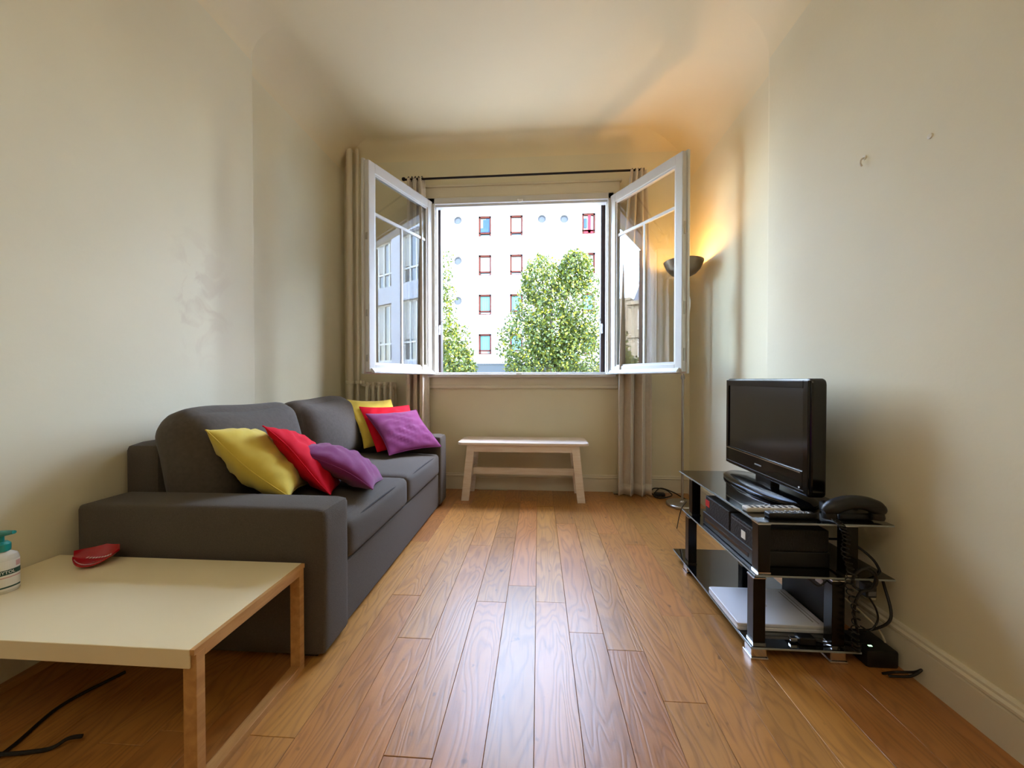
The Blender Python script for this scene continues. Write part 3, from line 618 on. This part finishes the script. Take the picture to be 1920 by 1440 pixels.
part(MB().tube(curve([(1.07, 3.36, .012), (1.0, 3.3, .012), (.96, 3.34, .03), (1.0, 3.41, .05), (1.09, 3.40, .045), (1.13, 3.34, .02), (1.08, 3.29, .014), (1.0, 3.27, .01), (.97, 3.31, .02), (1.05, 3.4, .055), (1.15, 3.38, .03), (1.2, 3.3, .01), (1.24, 3.15, .008), (1.22, 3.02, .008)], 8), .005, 8), 'cord', 'cable', t, True)

# ================================================================== BENCH
bn = thing('bench', (-.13, 3.28, 0), 'whitewashed pine bench under the window', 'bench')
def rr(x0, x1, y0, y1, r, n=6):
    out = []
    for cx, cy, a0 in ((x1 - r, y1 - r, 0), (x0 + r, y1 - r, pi / 2), (x0 + r, y0 + r, pi), (x1 - r, y0 + r, 1.5 * pi)):
        out += [(cx + r * math.cos(a0 + pi / 2 * i / n), cy + r * math.sin(a0 + pi / 2 * i / n)) for i in range(n + 1)]
    return out
part(MB().prism(rr(-.665, .405, 3.095, 3.43, .05), .462, .484, bev=.005), 'seat', 'bench', bn)
for s in (-1, 1):
    for y in (3.13, 3.40):
        cx = -.13
        p1 = (cx + s * .425, y, .462); p0 = (cx + s * .475, y, 0)
        mb = MB(); w2 = .031
        vs = [(p0[0] - w2, y - .012, 0), (p0[0] + w2, y - .012, 0), (p0[0] + w2, y + .012, 0), (p0[0] - w2, y + .012, 0), (p1[0] - w2, y - .012, .462), (p1[0] + w2, y - .012, .462), (p1[0] + w2, y + .012, .462), (p1[0] - w2, y + .012, .462)]
        mb.add(vs, [(0, 1, 2, 3), (4, 5, 6, 7), (0, 1, 5, 4), (1, 2, 6, 5), (2, 3, 7, 6), (3, 0, 4, 7)])
        part(mb, 'leg', 'bench', bn)
    part(MB().box(-.13 + s * .44 - .015, -.13 + s * .44 + .015, 3.142, 3.388, .19, .245), 'end_rail', 'bench', bn)
    part(MB().box(-.13 + s * .41 - .015, -.13 + s * .41 + .015, 3.142, 3.388, .405, .461), 'end_rail', 'bench', bn)
for y in (3.13, 3.40): part(MB().box(-.13 - .41, -.13 + .41, y - .009, y + .009, .405, .461), 'apron', 'bench', bn)
part(MB().box(-.13 - .445, -.13 + .445, 3.255, 3.275, .19, .245), 'stretcher', 'bench', bn)

# ================================================================== SOFA
so = thing('sofa', (-1.25, 2.2, 0), 'charcoal grey fabric two seat sofa along the left wall', 'sofa')
SX0, SX1, SY0, SY1 = -1.71, -.757, 1.30, 3.11; AT = .185; AH = .537
part(MB().puff(((SX0 + SX1) / 2, SY0 + AT / 2, .012 + (AH - .012) / 2), (SX1 - SX0, AT, AH - .012), .022, (.004, .006, .006), 12), 'arm', 'sofa', so, True)
part(MB().puff(((SX0 + SX1) / 2, SY1 - AT / 2, .012 + (AH + .01) / 2), (SX1 - SX0, AT, AH), .022, (.004, .006, .006), 12), 'arm', 'sofa', so, True)
part(MB().puff((-1.655, (SY0 + SY1) / 2 , .37), (.155, SY1 - SY0 - 2 * AT - .004, .72), .03, (.0, .0, .004), 12), 'backrest', 'sofa', so, True)
part(MB().box(-1.60, -.776, SY0 + AT - .01, SY1 - AT + .01, .012, .262, .01), 'base', 'sofa', so)
ym = (SY0 + SY1) / 2
for i, (a, b) in enumerate(((SY0 + AT + .002, ym - .005), (ym + .005, SY1 - AT - .002))):
    c = part(MB().puff(((-1.53 - .763) / 2, (a + b) / 2, .345), (.767, b - a, .165), .035, (.010, .0, .030), 18, noise=.0012, seed=i), 'seat_cushion', 'sofa', so, True)
    pts = [(-.777, a + .035, .410), (-.772, (a + b) / 2, .420), (-.777, b - .035, .410)]
    part(MB().tube([(p[0], p[1], p[2]) for p in curve(pts, 8)], .004, 6), 'piping', 'sofa_dark', c, True)
for i, (a, b) in enumerate(((1.462, ym - .004), (ym + .004, SY1 - AT - .03))):
    rot = Matrix.Rotation(math.radians(-15), 4, 'Y')
    c = part(MB().puff((-1.485, (a + b) / 2, .630), (.23, b - a - .006, .455), .095, (.062, .004, .022), 20, rot, noise=.007, seed=10 + i), 'back_cushion', 'sofa_soft', so, True)
for x in (-1.65, -.82):
    for y in (SY0 + .05, SY1 - .05): part(MB().box(x - .025, x + .025, y - .025, y + .025, 0, .02), 'foot', 'black', so)

def pillow(name, m, center, size, thick, rot, label, seed, sag=0.0):
    """square scatter cushion; local x,y span the face, z the thickness"""
    n = 26; r = random.Random(seed); ph = [r.uniform(0, 6.3) for _ in range(6)]; vs, fs = [], []
    mtx = Matrix.Translation(center) @ Euler([math.radians(a) for a in rot], 'XYZ').to_matrix().to_4x4(); rim = []
    def pt(u, v, sgn):
        x = u * (1 - .085 * (1 - v * v)) * size / 2; y = v * (1 - .085 * (1 - u * u)) * size / 2
        h = (max(0, 1 - abs(u) ** 2.4) * max(0, 1 - abs(v) ** 2.4)) ** .55
        wr = 1 + .05 * math.sin(5 * u + 3 * v + ph[0]) + .045 * math.sin(7 * v - 4 * u + ph[1])
        z = sgn * thick / 2 * h * wr + sag * (u * u - .4) + .012 * math.sin(2.2 * v + ph[2]) * (1 - h * .3)
        z += sgn * .005 * h * (math.sin(13 * u + 5 * math.sin(3 * v + ph[3])) + math.sin(15 * v + 4 * math.sin(3 * u + ph[4])))
        return mtx @ Vector((x, y, z))
    g = lambda i: math.sin((i / n * 2 - 1) * pi / 2)
    for sgn in (1, -1):
        k = len(vs)
        for j in range(n + 1):
            for i in range(n + 1): vs.append(pt(g(i), g(j), sgn))
        for j in range(n):
            for i in range(n):
                q = k + j * (n + 1) + i; f = (q, q + 1, q + n + 2, q + n + 1); fs.append(f if sgn > 0 else f[::-1])
    b = bmesh.new(); bv = [b.verts.new(v) for v in vs]
    for f in fs: b.faces.new([bv[i] for i in f])
    bmesh.ops.remove_doubles(b, verts=b.verts[:], dist=1e-5)
    mb = MB().bm(b); o = solo(mb, 'cushion', m, label, 'cushion', 'scatter cushions on the sofa', smooth=True, origin=center, angle=170)
    edge = [pt(g(i), -1, 1) for i in range(n + 1)] + [pt(1, g(i), 1) for i in range(1, n + 1)] + [pt(g(n - i), 1, 1) for i in range(1, n + 1)] + [pt(-1, g(n - i), 1) for i in range(1, n + 1)]
    part(MB().tube(edge, .003, 6, False), 'seam', m, o, True)
    return o
PILLOWS = [
 ('yellow', (-1.258, 1.682, .624), .42, .19, (42.9, 6.7, 109.7), 'yellow cushion leaning on the near sofa arm', 1, 0.0),
 ('red',    (-1.138, 1.820, .602), .42, .12, (46.1, 11.0, 110.8), 'red cushion between the yellow and purple ones near the front arm', 2, 0.0),
 ('purple', (-1.008, 1.910, .560), .42, .14, (31.0, 8.1, 105.6), 'purple cushion leaning on the red one near the front arm', 3, 0.0),
 ('yellow', (-1.245, 2.920, .668), .42, .09, (56.4, 2.5, 60.6), 'yellow cushion at the far end of the sofa against the back', 4, 0.0),
 ('red',    (-1.108, 2.880, .632), .42, .07, (45, 1, 50), 'red cushion mostly hidden behind the far purple cushion', 5, 0.0),
 ('purple', (-1.010, 2.825, .615), .43, .10, (40.0, -.7, 50.0), 'purple cushion in front of the far cushion pile', 6, 0.0),
]
for p in PILLOWS: pillow('cushion', *p)

# ================================================================== COFFEE TABLE
TZ = .363
ct = thing('coffee_table', (-1.28, 1.05, 0), 'low cream topped coffee table with birch frame in the left foreground', 'table')
TX0, TX1, TY0, TY1 = -1.735, -.808, .842, 1.272
mb = MB().prism([(TY0, TZ - .046), (TY0 + .005, TZ - .046), (TY0 + .005, TZ - .014), (TY1 - .005, TZ - .014), (TY1 - .005, TZ - .034), (TY1, TZ - .034), (TY1, TZ), (TY0, TZ)], TX0, TX1 - .012, Matrix(((0, 0, 1, 0), (1, 0, 0, 0), (0, 1, 0, 0), (0, 0, 0, 1))), bev=.0015)
part(mb, 'tabletop', 'tabletop', ct)
for x in (TX1 - .034, TX0 + .002):
    for y in (TY0 + .006, TY1 - .030): part(MB().box(x, x + .034, y, y + .024, .022, TZ - .0145, .001), 'leg', 'birch', ct)
    part(MB().box(x, x + .034, TY0 + .006, TY1 - .006, 0, .022, .001), 'skid', 'birch', ct)
    part(MB().box(x, x + .034, TY0 + .030, TY1 - .030, TZ - .032, TZ - .0145, .001).box(max(x + .0225, x), x + .034, TY0 + .001, TY1 - .001, TZ - .0144, TZ - .0005), 'rail', 'birch', ct)
# leaf shaped red dish
di = thing('dish', (-1.515, 1.235, TZ), 'small red leaf shaped dish on the coffee table', 'dish')
def dish_pt(u, v, off):
    a = .062 * (1 - abs(u) ** 2.2) ** .8; v2 = v * (.45 if v < 0 else 1.1); x = u * .062; y = v * a * .86
    return Vector((x, y, .004 + 0.031 * (u * u * .75 + v2 * v2 * (1 - .5 * abs(u))) + off + .008 * max(0, u) ** 3))
vs, fs = [], []; n = 20; dm = Matrix.Translation((-1.527, 1.222, TZ)) @ Matrix.Rotation(math.radians(24), 4, 'Z')
for off in (0, .005):
    k = len(vs)
    for j in range(n + 1):
        for i in range(n + 1): vs.append(dm @ dish_pt(-.985 + 1.97 * i / n, -1 + 2 * j / n, off))
    for j in range(n):
        for i in range(n): q = k + j * (n + 1) + i; fs.append((q, q + 1, q + n + 2, q + n + 1))
m_ = (n + 1) ** 2
for i in range(n):
    for q, r_ in ((i, i + 1), (n * (n + 1) + i, n * (n + 1) + i + 1), (i * (n + 1), (i + 1) * (n + 1)), (i * (n + 1) + n, (i + 1) * (n + 1) + n)): fs.append((q, r_, m_ + r_, m_ + q))
part(MB().add(vs, fs), 'bowl', 'dish', di, True)
mb = MB()
for k in range(9):
    u = -.5 + k * .125
    for v in (.3,): 
        p = dish_pt(u, v, .0058); mb.add([dm @ (p + Vector(d)) for d in ((-.0026, -.006, .0004), (.0026, -.006, .0004), (.0026, .006, .0012), (-.0026, .006, .0012))], [(0, 1, 2, 3)])
for k in range(26):
    u = -.8 + k * .062; p = dish_pt(u, -.72, .0058); mb.add([dm @ (p + Vector(d)) for d in ((-.0016, -.002, 0), (.0016, -.002, 0), (.0016, .002, 0), (-.0016, .002, 0))], [(0, 1, 2, 3)])
part(mb, 'printed_marks', 'white_print', di)
# hand gel bottle
BX, BY = -1.603, 1.035
bt = thing('pump_bottle', (BX, BY, TZ), 'clear white pump bottle with teal pump on the coffee table at the left edge', 'bottle')
sc = 1.0
def oval(prof, n=28, ex=.8, ey=.62):
    mb = MB(); mtx = Matrix.Translation((BX, BY, TZ)) @ Matrix.Rotation(math.radians(62), 4, 'Z') @ Matrix.Diagonal((ex, ey, 1, 1)); return mb.lathe(prof, (0, 0, 0), n, mtx)
part(oval([(0, 0), (.034, 0), (.038, .004), (.038, .086), (.034, .098), (.017, .108), (.014, .112), (0, .112)]), 'body', 'bottle', bt, True)
def label_strip(z0, z1, a0, a1, off):
    mb = MB(); vs = []; n = 20
    for k in range(n + 1):
        a = a0 + (a1 - a0) * k / n
        for z in (z0, z1): vs.append(((.038 + off) * math.cos(a), (.038 + off) * math.sin(a), z))
    return mb.add(vs, [(2 * k, 2 * k + 2, 2 * k + 3, 2 * k + 1) for k in range(n)], Matrix.Translation((BX, BY, TZ)) @ Matrix.Rotation(math.radians(62), 4, 'Z') @ Matrix.Diagonal((.8, .62, 1, 1)))
lb = part(label_strip(.008, .084, -pi * .95, -pi * .05, .0004), 'label', 'paper', bt)
part(label_strip(.048, .061, -pi * .95, -pi * .05, .0008), 'name_band', 'print_green', lb)
part(label_strip(.014, .018, -pi * .7, -pi * .1, .0008), 'stripe', 'print_green', lb)
part(label_strip(.040, .043, -pi * .85, -pi * .1, .0008), 'stripe', 'print_pink', lb)
part(label_strip(.066, .080, -pi * .25, -pi * .1, .0008), 'stripe', 'print_pink', lb)
vs, fs = text_mesh('SANYTOL', .0112, None)
mtx = Matrix.Translation((BX, BY, TZ)) @ Matrix.Rotation(math.radians(62), 4, 'Z') @ Matrix.Diagonal((.8, .62, 1, 1)); wv = []
for v in vs: a = -pi / 2 + v.x / .036; r_ = .0395 + v.z; wv.append((r_ * math.cos(a), r_ * math.sin(a), .0545 + v.y))
part(MB().add(wv, fs, mtx), 'lettering', 'paper', lb)
part(MB().lathe([(0, .108), (.016, .108), (.017, .112), (.017, .126), (.012, .132), (0, .132)], (BX, BY, TZ), 20), 'collar', 'teal', bt, True)
part(MB().tube([(BX, BY, TZ + .13), (BX, BY, TZ + .148)], .006, 12).tube(curve([(BX - .012, BY, TZ + .149), (BX, BY, TZ + .153), (BX + .025, BY - .003, TZ + .158), (BX + .048, BY - .006, TZ + .162)], 4), [.009] * 5 + [.008, .0075, .007, .0065, .006, .0055, .005, .0045], 10), 'pump_head', 'teal', bt, True)
bt.scale = (1.14, 1.14, 1.14)
# loose cables under the table
for pts, lb in (([(-1.62, .72, .006), (-1.5, .78, .006), (-1.42, .90, .006), (-1.45, 1.06, .006), (-1.40, 1.2, .006)], 'black cable running back under the coffee table'),
                ([(-1.72, .93, .006), (-1.55, .93, .01), (-1.44, .90, .016), (-1.32, .93, .006), (-1.28, .95, .02), (-1.25, .96, .02)], 'black cable with small plug crossing under the coffee table'),
                ([(-1.3, .70, .006), (-1.22, .78, .006), (-1.3, .81, .006), (-1.45, .76, .006), (-1.55, .70, .006)], 'looped black cable nearest the camera under the coffee table')):
    solo(MB().tube(curve(pts, 8), .005, 8), 'cable', 'cable', lb, 'cable', 'cables under the coffee table', smooth=True)
solo(MB().tube(curve([(-1.725, .55, .19), (-1.722, .9, .17), (-1.722, 1.1, .165), (-1.722, 1.26, .16)], 6), .005, 8), 'cable', 'cable', 'black cable running along the top of the left baseboard', 'cable', smooth=True)

# ================================================================== TV STAND
st = thing('tv_stand', (1.01, 1.80, 0), 'three tier black glass television stand by the right wall', 'stand')
def shelf(x0, x1, y0, y1, z):
    s = part(MB().box(x0, x1, y0, y1, z - .008, z, .0015), 'shelf', 'black_glass', st)
    part(MB().box(x0 - .0012, x0, y0 + .002, y1 - .002, z - .007, z - .001).box(x0, x1, y0 - .0012, y0, z - .007, z - .001), 'polished_edge', 'glass_edge', s)
shelf(.785, 1.24, 1.425, 2.205, .49); shelf(.775, 1.245, 1.425, 2.135, .30); shelf(.752, 1.12, 1.405, 2.20, .052)
def post(x, y, z0, z1):
    p = part(MB().box(x, x + .042, y, y + .042, z0, z1, .002), 'post', 'dark_metal', st)
    for za, zb in ((z0, z0 + .006), (z1 - .004, z1 - .0005)): part(MB().box(x - .001, x + .043, y - .001, y + .043, za, zb), 'chrome_collar', 'chrome', p, label='chrome collar')
for x, y in ((.788, 1.432), (.788, 2.03), (1.085, 1.432), (1.085, 2.03)):
    post(x, y, .30, .482); post(x - .022 - (.03 if x > 1 else 0), y - .012, .052, .292)
    if x > 1: x -= .03
    part(MB().box(x - .030, x + .022, y - .018, y + .032, .010, .044, .003).box(x - .034, x + .026, y - .022, y + .036, 0, .010, .002), 'foot', 'chrome', st, label='chrome foot')
# television
tv = thing('television', (1.09, 1.90, .49), 'black flat screen television on the glass stand', 'television')
TVX, TY0_, TY1_, TZ0, TZ1 = 1.055, 1.565, 2.235, .535, 1.003
mbv = MB().prism(rr(TY0_, TY1_, TZ0, TZ1, .022), 0, .058, Matrix(((0, 0, 1, TVX), (1, 0, 0, 0), (0, 1, 0, 0), (0, 0, 0, 1))), bev=.007)
part(mbv, 'cabinet', 'black_gloss', tv)
part(MB().prism(rr(TY0_ + .05, TY1_ - .05, TZ0 + .05, TZ1 - .05, .04), 0, .04, Matrix(((0, 0, 1, TVX + .055), (1, 0, 0, 0), (0, 1, 0, 0), (0, 0, 0, 1))), bev=.012), 'rear_cover', 'black', tv)
# bezel, proud of the recessed screen
sy0, sy1, sz0, sz1 = TY0_ + .038, TY1_ - .030, TZ0 + .098, TZ1 - .038
mb = MB().box(TVX - .008, TVX + .004, TY0_ + .008, sy0, TZ0 + .008, TZ1 - .008, .002).box(TVX - .008, TVX + .004, sy1, TY1_ - .008, TZ0 + .008, TZ1 - .008, .002).box(TVX - .008, TVX + .004, sy0, sy1, sz1, TZ1 - .008, .002).box(TVX - .008, TVX + .004, sy0, sy1, TZ0 + .008, sz0, .002)
part(mb, 'bezel', 'black_gloss', tv)
part(MB().box(TVX - .002, TVX + .002, sy0 - .002, sy1 + .002, sz0 - .002, sz1 + .002), 'screen', 'screen', tv)
part(MB().box(TVX - .0095, TVX - .007, TY0_ + .05, TY1_ - .02, sz0 - .010, sz0 - .006), 'trim_line', 'chrome', tv, label='thin silver line')
part(MB().box(TVX - .0095, TVX - .007, TY0_ + .03, TY1_ - .02, TZ0 + .020, TZ0 + .0225), 'trim_line', 'button', tv)
mb = MB(); rl = random.Random(4)
for k in range(7): mb.box(TVX - .0095, TVX - .0078, 1.885 + k * .008, 1.885 + k * .008 + .006, TZ0 + .052, TZ0 + .058)
part(mb, 'maker_mark', 'grey_plastic', tv)
part(MB().lathe([(0, 0), (.004, 0), (.004, .002), (0, .002)], (0, 0, 0), 10, Matrix.Translation((TVX - .008, TY0_ + .055, TZ0 + .03)) @ Matrix.Rotation(-pi / 2, 4, 'Y')), 'power_light', 'white_plastic', tv)
part(MB().box(TVX + .005, TVX + .045, 1.83, 1.96, .505, .545, .006), 'neck', 'black_gloss', tv)
part(MB().lathe([(0, .0), (.97, .0), (1.0, .004), (1.0, .012), (.93, .019), (.5, .0225), (0, .024)], (0, 0, 0), 48, Matrix.Translation((TVX + .0, 1.87, .49)) @ Matrix.Diagonal((.125, .30, 1, 1))), 'foot_plate', 'black_gloss', tv, True)
# remote controls on the top shelf
def remote(x, y, ang, L, W, T, m, label, bm_):
    t = thing('remote_control', (x, y, .49), label, 'remote control', 'remote controls'); mt = Matrix.Translation((x, y, .4905)) @ Matrix.Rotation(math.radians(ang), 4, 'Z')
    part(MB().box(-L / 2, L / 2, -W / 2, W / 2, 0, T, .006, 3, mt), 'case', m, t, True)
    for i in range(8):
        for j in range(3):
            if (i + j) % 5 == 4: continue
            xx = -L / 2 + .018 + i * (L - .03) / 8; yy = (j - 1) * W * .27
            part(MB().box(xx, xx + .009, yy - .0035, yy + .0035, T - .001, T + .0025, .001, 1, mt), 'button', bm_, t)
remote(.895, 1.545, 2, .20, .042, .018, 'light_grey', 'pale grey remote control lying on the top glass shelf behind the black one', 'button')
remote(.925, 1.478, 1, .17, .036, .020, 'black', 'black remote control at the near edge of the top glass shelf', 'grey_plastic')
# middle shelf
t = thing('media_player', (.93, 1.68, .30), 'flat black media player at the bottom of the middle shelf pile', 'player')
part(MB().box(.800, 1.075, 1.49, 1.93, .3005, .358, .004), 'case', 'black', t); part(MB().box(.7985, .8005, 1.52, 1.90, .32, .335), 'front_panel', 'black_gloss', t)
t = thing('video_recorder', (.93, 1.56, .358), 'grained black recorder stacked at the near end of the middle shelf', 'recorder')
part(MB().box(.802, 1.072, 1.492, 1.665, .3585, .440, .004), 'case', 'black_tex', t); part(MB().box(.8005, .8022, 1.545, 1.575, .375, .405), 'sticker', 'paper', t, label='small white sticker'); part(MB().box(.8005, .8022, 1.51, 1.65, .424, .428), 'front_line', 'button', t)
t = thing('satellite_receiver', (.93, 1.79, .358), 'black receiver with a red badge at the far end of the middle shelf', 'receiver')
part(MB().box(.802, 1.06, 1.675, 1.905, .3585, .442, .004), 'case', 'black_tex', t); part(MB().box(.8, .8022, 1.86, 1.90, .395, .425), 'spot', 'red_spot', t, label='red badge')  # small flat red patch on the receiver front
# bottom shelf
t = thing('laptop', (.905, 1.63, .052), 'closed white laptop lying on the bottom shelf', 'laptop')
part(MB().prism(rr(.752, 1.075, 1.495, 1.755, .012), .0525, .066, bev=.003), 'base', 'white_plastic', t)
lid = part(MB().prism(rr(.752, 1.075, 1.495, 1.755, .012), .067, .080, bev=.003), 'lid', 'white_plastic', t)
vs = [(.912 + .014 * math.cos(a) , 1.622 + .014 * math.sin(a), .0805) for a in [math.radians(-100 + 200 * k / 12) for k in range(13)]] + [(.909 + .011 * math.cos(a), 1.622 + .0125 * math.sin(a), .0805) for a in [math.radians(100 - 200 * k / 12) for k in range(13)]]
part(MB().add(vs, [(k, k + 1, 24 - k, 25 - k) for k in range(12)]), 'emblem', 'light_grey', lid)
part(MB().box(1.035, 1.039, 1.52, 1.73, .0795, .0805).box(1.05, 1.053, 1.51, 1.74, .0795, .0805), 'hinge_line', 'grey_plastic', lid)
t = thing('modem', (1.12, 1.62, .052), 'upright black internet box at the back of the bottom shelf', 'modem')
part(MB().box(1.079, 1.105, 1.50, 1.78, .0605, .255, .006), 'case', 'black', t, True); part(MB().box(1.077, 1.0795, 1.53, 1.57, .215, .235, .001), 'indicator', 'white_plastic', t); part(MB().box(1.078, 1.116, 1.52, 1.76, .0523, .060, .002), 'foot', 'black', t)
t = thing('adapter', (.99, 1.45, .052), 'small black plug adapter at the near edge of the bottom shelf', 'adapter')
part(MB().box(.93, .985, 1.425, 1.46, .0525, .078, .004), 'body', 'black', t); part(MB().box(.905, .932, 1.435, 1.452, .058, .070, .002), 'plug', 'chrome', t); part(MB().tube(curve([(.985, 1.443, .064), (1.03, 1.435, .058), (1.09, 1.45, .058), (1.15, 1.44, .058), (1.2, 1.47, .058)], 6), .003, 6), 'cord', 'cable', t, True)
# telephone
ph = thing('telephone', (1.13, 1.49, .49), 'black corded desk telephone at the wall end of the top shelf', 'telephone')
part(MB().prism([(1.46, 0), (1.57, 0), (1.57, .040), (1.55, .044), (1.46, .024)], 1.085, 1.205, Matrix(((0, 0, 1, 0), (1, 0, 0, 0), (0, 1, 0, .4905), (0, 0, 0, 1))), bev=.008), 'base', 'black', ph)
pts = curve([(1.022, 1.452, .524), (1.05, 1.452, .538), (1.09, 1.452, .555), (1.13, 1.452, .560), (1.17, 1.452, .555), (1.205, 1.452, .540), (1.228, 1.452, .526)], 5)
nn = len(pts); mb = MB().tube(pts, [.006 + .018 * min(1, 5.5 * min(i, nn - 1 - i) / nn) ** .6 + .004 * abs(2 * i / nn - 1) for i in range(nn)], 14)
mb.lathe([(0, 0), (.022, 0), (.024, .008), (.02, .028), (0, .028)], (1.045, 1.455, .4985), 18).lathe([(0, 0), (.022, 0), (.024, .008), (.02, .028), (0, .028)], (1.205, 1.455, .5), 18)
part(mb, 'handset', 'black', ph, True)
for i in range(4):
    for j in range(3): part(MB().box(1.09 + j * .03, 1.108 + j * .03, 1.485 + i * .016, 1.494 + i * .016, .516 + i * .003, .5265 + i * .003, .002), 'key', 'button', ph)
path = curve([(1.045, 1.43, .505), (1.05, 1.405, .49), (1.062, 1.40, .45), (1.058, 1.40, .40), (1.075, 1.398, .34), (1.07, 1.396, .28), (1.09, 1.392, .20), (1.085, 1.39, .12), (1.09, 1.39, .07), (1.10, 1.40, .085)], 8)
hel = []; tot = len(path) - 1; steps = 620
for k in range(steps + 1):
    f = k / steps * tot; i = min(int(f), tot - 1); p = path[i].lerp(path[i + 1], f - i); a = 2 * pi * 30 * k / steps
    hel.append(p + Vector((math.cos(a) * .0105, math.sin(a) * .0105, .002 * math.sin(a))))
part(MB().tube(hel, .0021, 5), 'coiled_cord', 'cable', ph, True)
# cables behind the stand
CB = [([(1.16, 1.62, .36), (1.19, 1.56, .375), (1.235, 1.50, .33), (1.247, 1.47, .25), (1.235, 1.43, .16), (1.19, 1.45, .105), (1.15, 1.50, .07)], .0045, 'cable', 'thick black cable arching out from under the middle shelf'),
      ([(1.13, 1.60, .20), (1.16, 1.55, .17), (1.19, 1.50, .14), (1.22, 1.46, .10), (1.235, 1.45, .06)], .0035, 'cable_white', 'cream cable slanting down behind the bottom shelf'),
      ([(1.15, 1.42, .245), (1.17, 1.41, .20), (1.175, 1.41, .16), (1.15, 1.41, .125), (1.12, 1.41, .14)], .003, 'cable', 'thin black looped cable under the middle shelf end'),
      ([(1.10, 1.40, .34), (1.13, 1.39, .355), (1.155, 1.395, .33), (1.15, 1.40, .285), (1.115, 1.40, .27), (1.085, 1.40, .29), (1.09, 1.395, .33), (1.12, 1.39, .35), (1.15, 1.385, .32), (1.14, 1.39, .28), (1.105, 1.395, .265), (1.09, 1.40, .2), (1.11, 1.41, .12)], .0045, 'cable', 'bundle of black cable looped at the end of the middle shelf'),
      ([(1.08, 1.52, .27), (1.05, 1.46, .285), (1.0, 1.44, .26), (.96, 1.45, .285), (.9, 1.46, .28)], .003, 'cable', 'thin black cable sagging below the middle shelf'),
      ([(1.17, 1.36, .006), (1.21, 1.33, .03), (1.235, 1.32, .06), (1.24, 1.35, .03), (1.21, 1.38, .006), (1.16, 1.37, .006)], .004, 'cable', 'black cable curled on the floor at the wall'),
      ([(.92, 2.62, .006), (.89, 2.5, .12), (.885, 2.44, .2), (.89, 2.38, .26)], .003, 'cable', 'thin black cable rising behind the far end of the stand')]
for i, (pts, r_, m, lb) in enumerate(CB): solo(MB().tube(curve(pts, 10), r_, 7), 'cable', m, lb, 'cable', 'cables around the stand', smooth=True)
t = thing('power_brick', (1.18, 1.46, 0), 'black power brick with green light on the floor by the wall', 'power supply')
part(MB().box(1.135, 1.240, 1.40, 1.52, 0, .06, .008), 'case', 'black', t, True); part(MB().box(1.16, 1.172, 1.425, 1.431, .0595, .0615), 'indicator', 'led', t)
t = thing('transformer_plug', (1.15, 1.42, .25), 'square black transformer hanging under the middle shelf', 'adapter')
part(MB().box(1.13, 1.165, 1.40, 1.435, .244, .291, .004), 'case', 'black', t); part(MB().box(1.135, 1.160, 1.3985, 1.4005, .252, .268), 'rating_label', 'button', t)
t = thing('wall_socket', (1.262, 1.56, .20), 'cream wall socket above the right baseboard behind the stand', 'socket')
part(MB().box(1.25, XR, 1.53, 1.60, .165, .245, .004), 'plate', 'socket', t); part(MB().box(1.246, 1.2505, 1.545, 1.585, .185, .225, .003), 'insert', 'socket', t)
# small marks of former fixings on the right wall
solo(MB().tube(curve([(XR, 1.605, 1.865), (XR - .012, 1.605, 1.86), (XR - .016, 1.605, 1.845), (XR - .010, 1.605, 1.832)], 4), .0032, 8).lathe([(.009, 0), (.009, .003)], (0, 0, 0), 12, Matrix.Translation((XR, 1.605, 1.865)) @ Matrix.Rotation(-pi / 2, 4, 'Y')), 'wall_hook', 'socket', 'small grey picture hook on the right wall', 'hook', smooth=True)
solo(MB().lathe([(0, .0), (.009, 0), (.008, .004), (0, .006)], (0, 0, 0), 14, Matrix.Translation((XR, 1.351, 1.79)) @ Matrix.Rotation(-pi / 2, 4, 'Y')), 'wall_plug', 'socket', 'filled round plug hole high on the right wall nearer the camera', 'wall plug', smooth=True)
for o in S.objects:
    if '_base' in o: del o['_base']
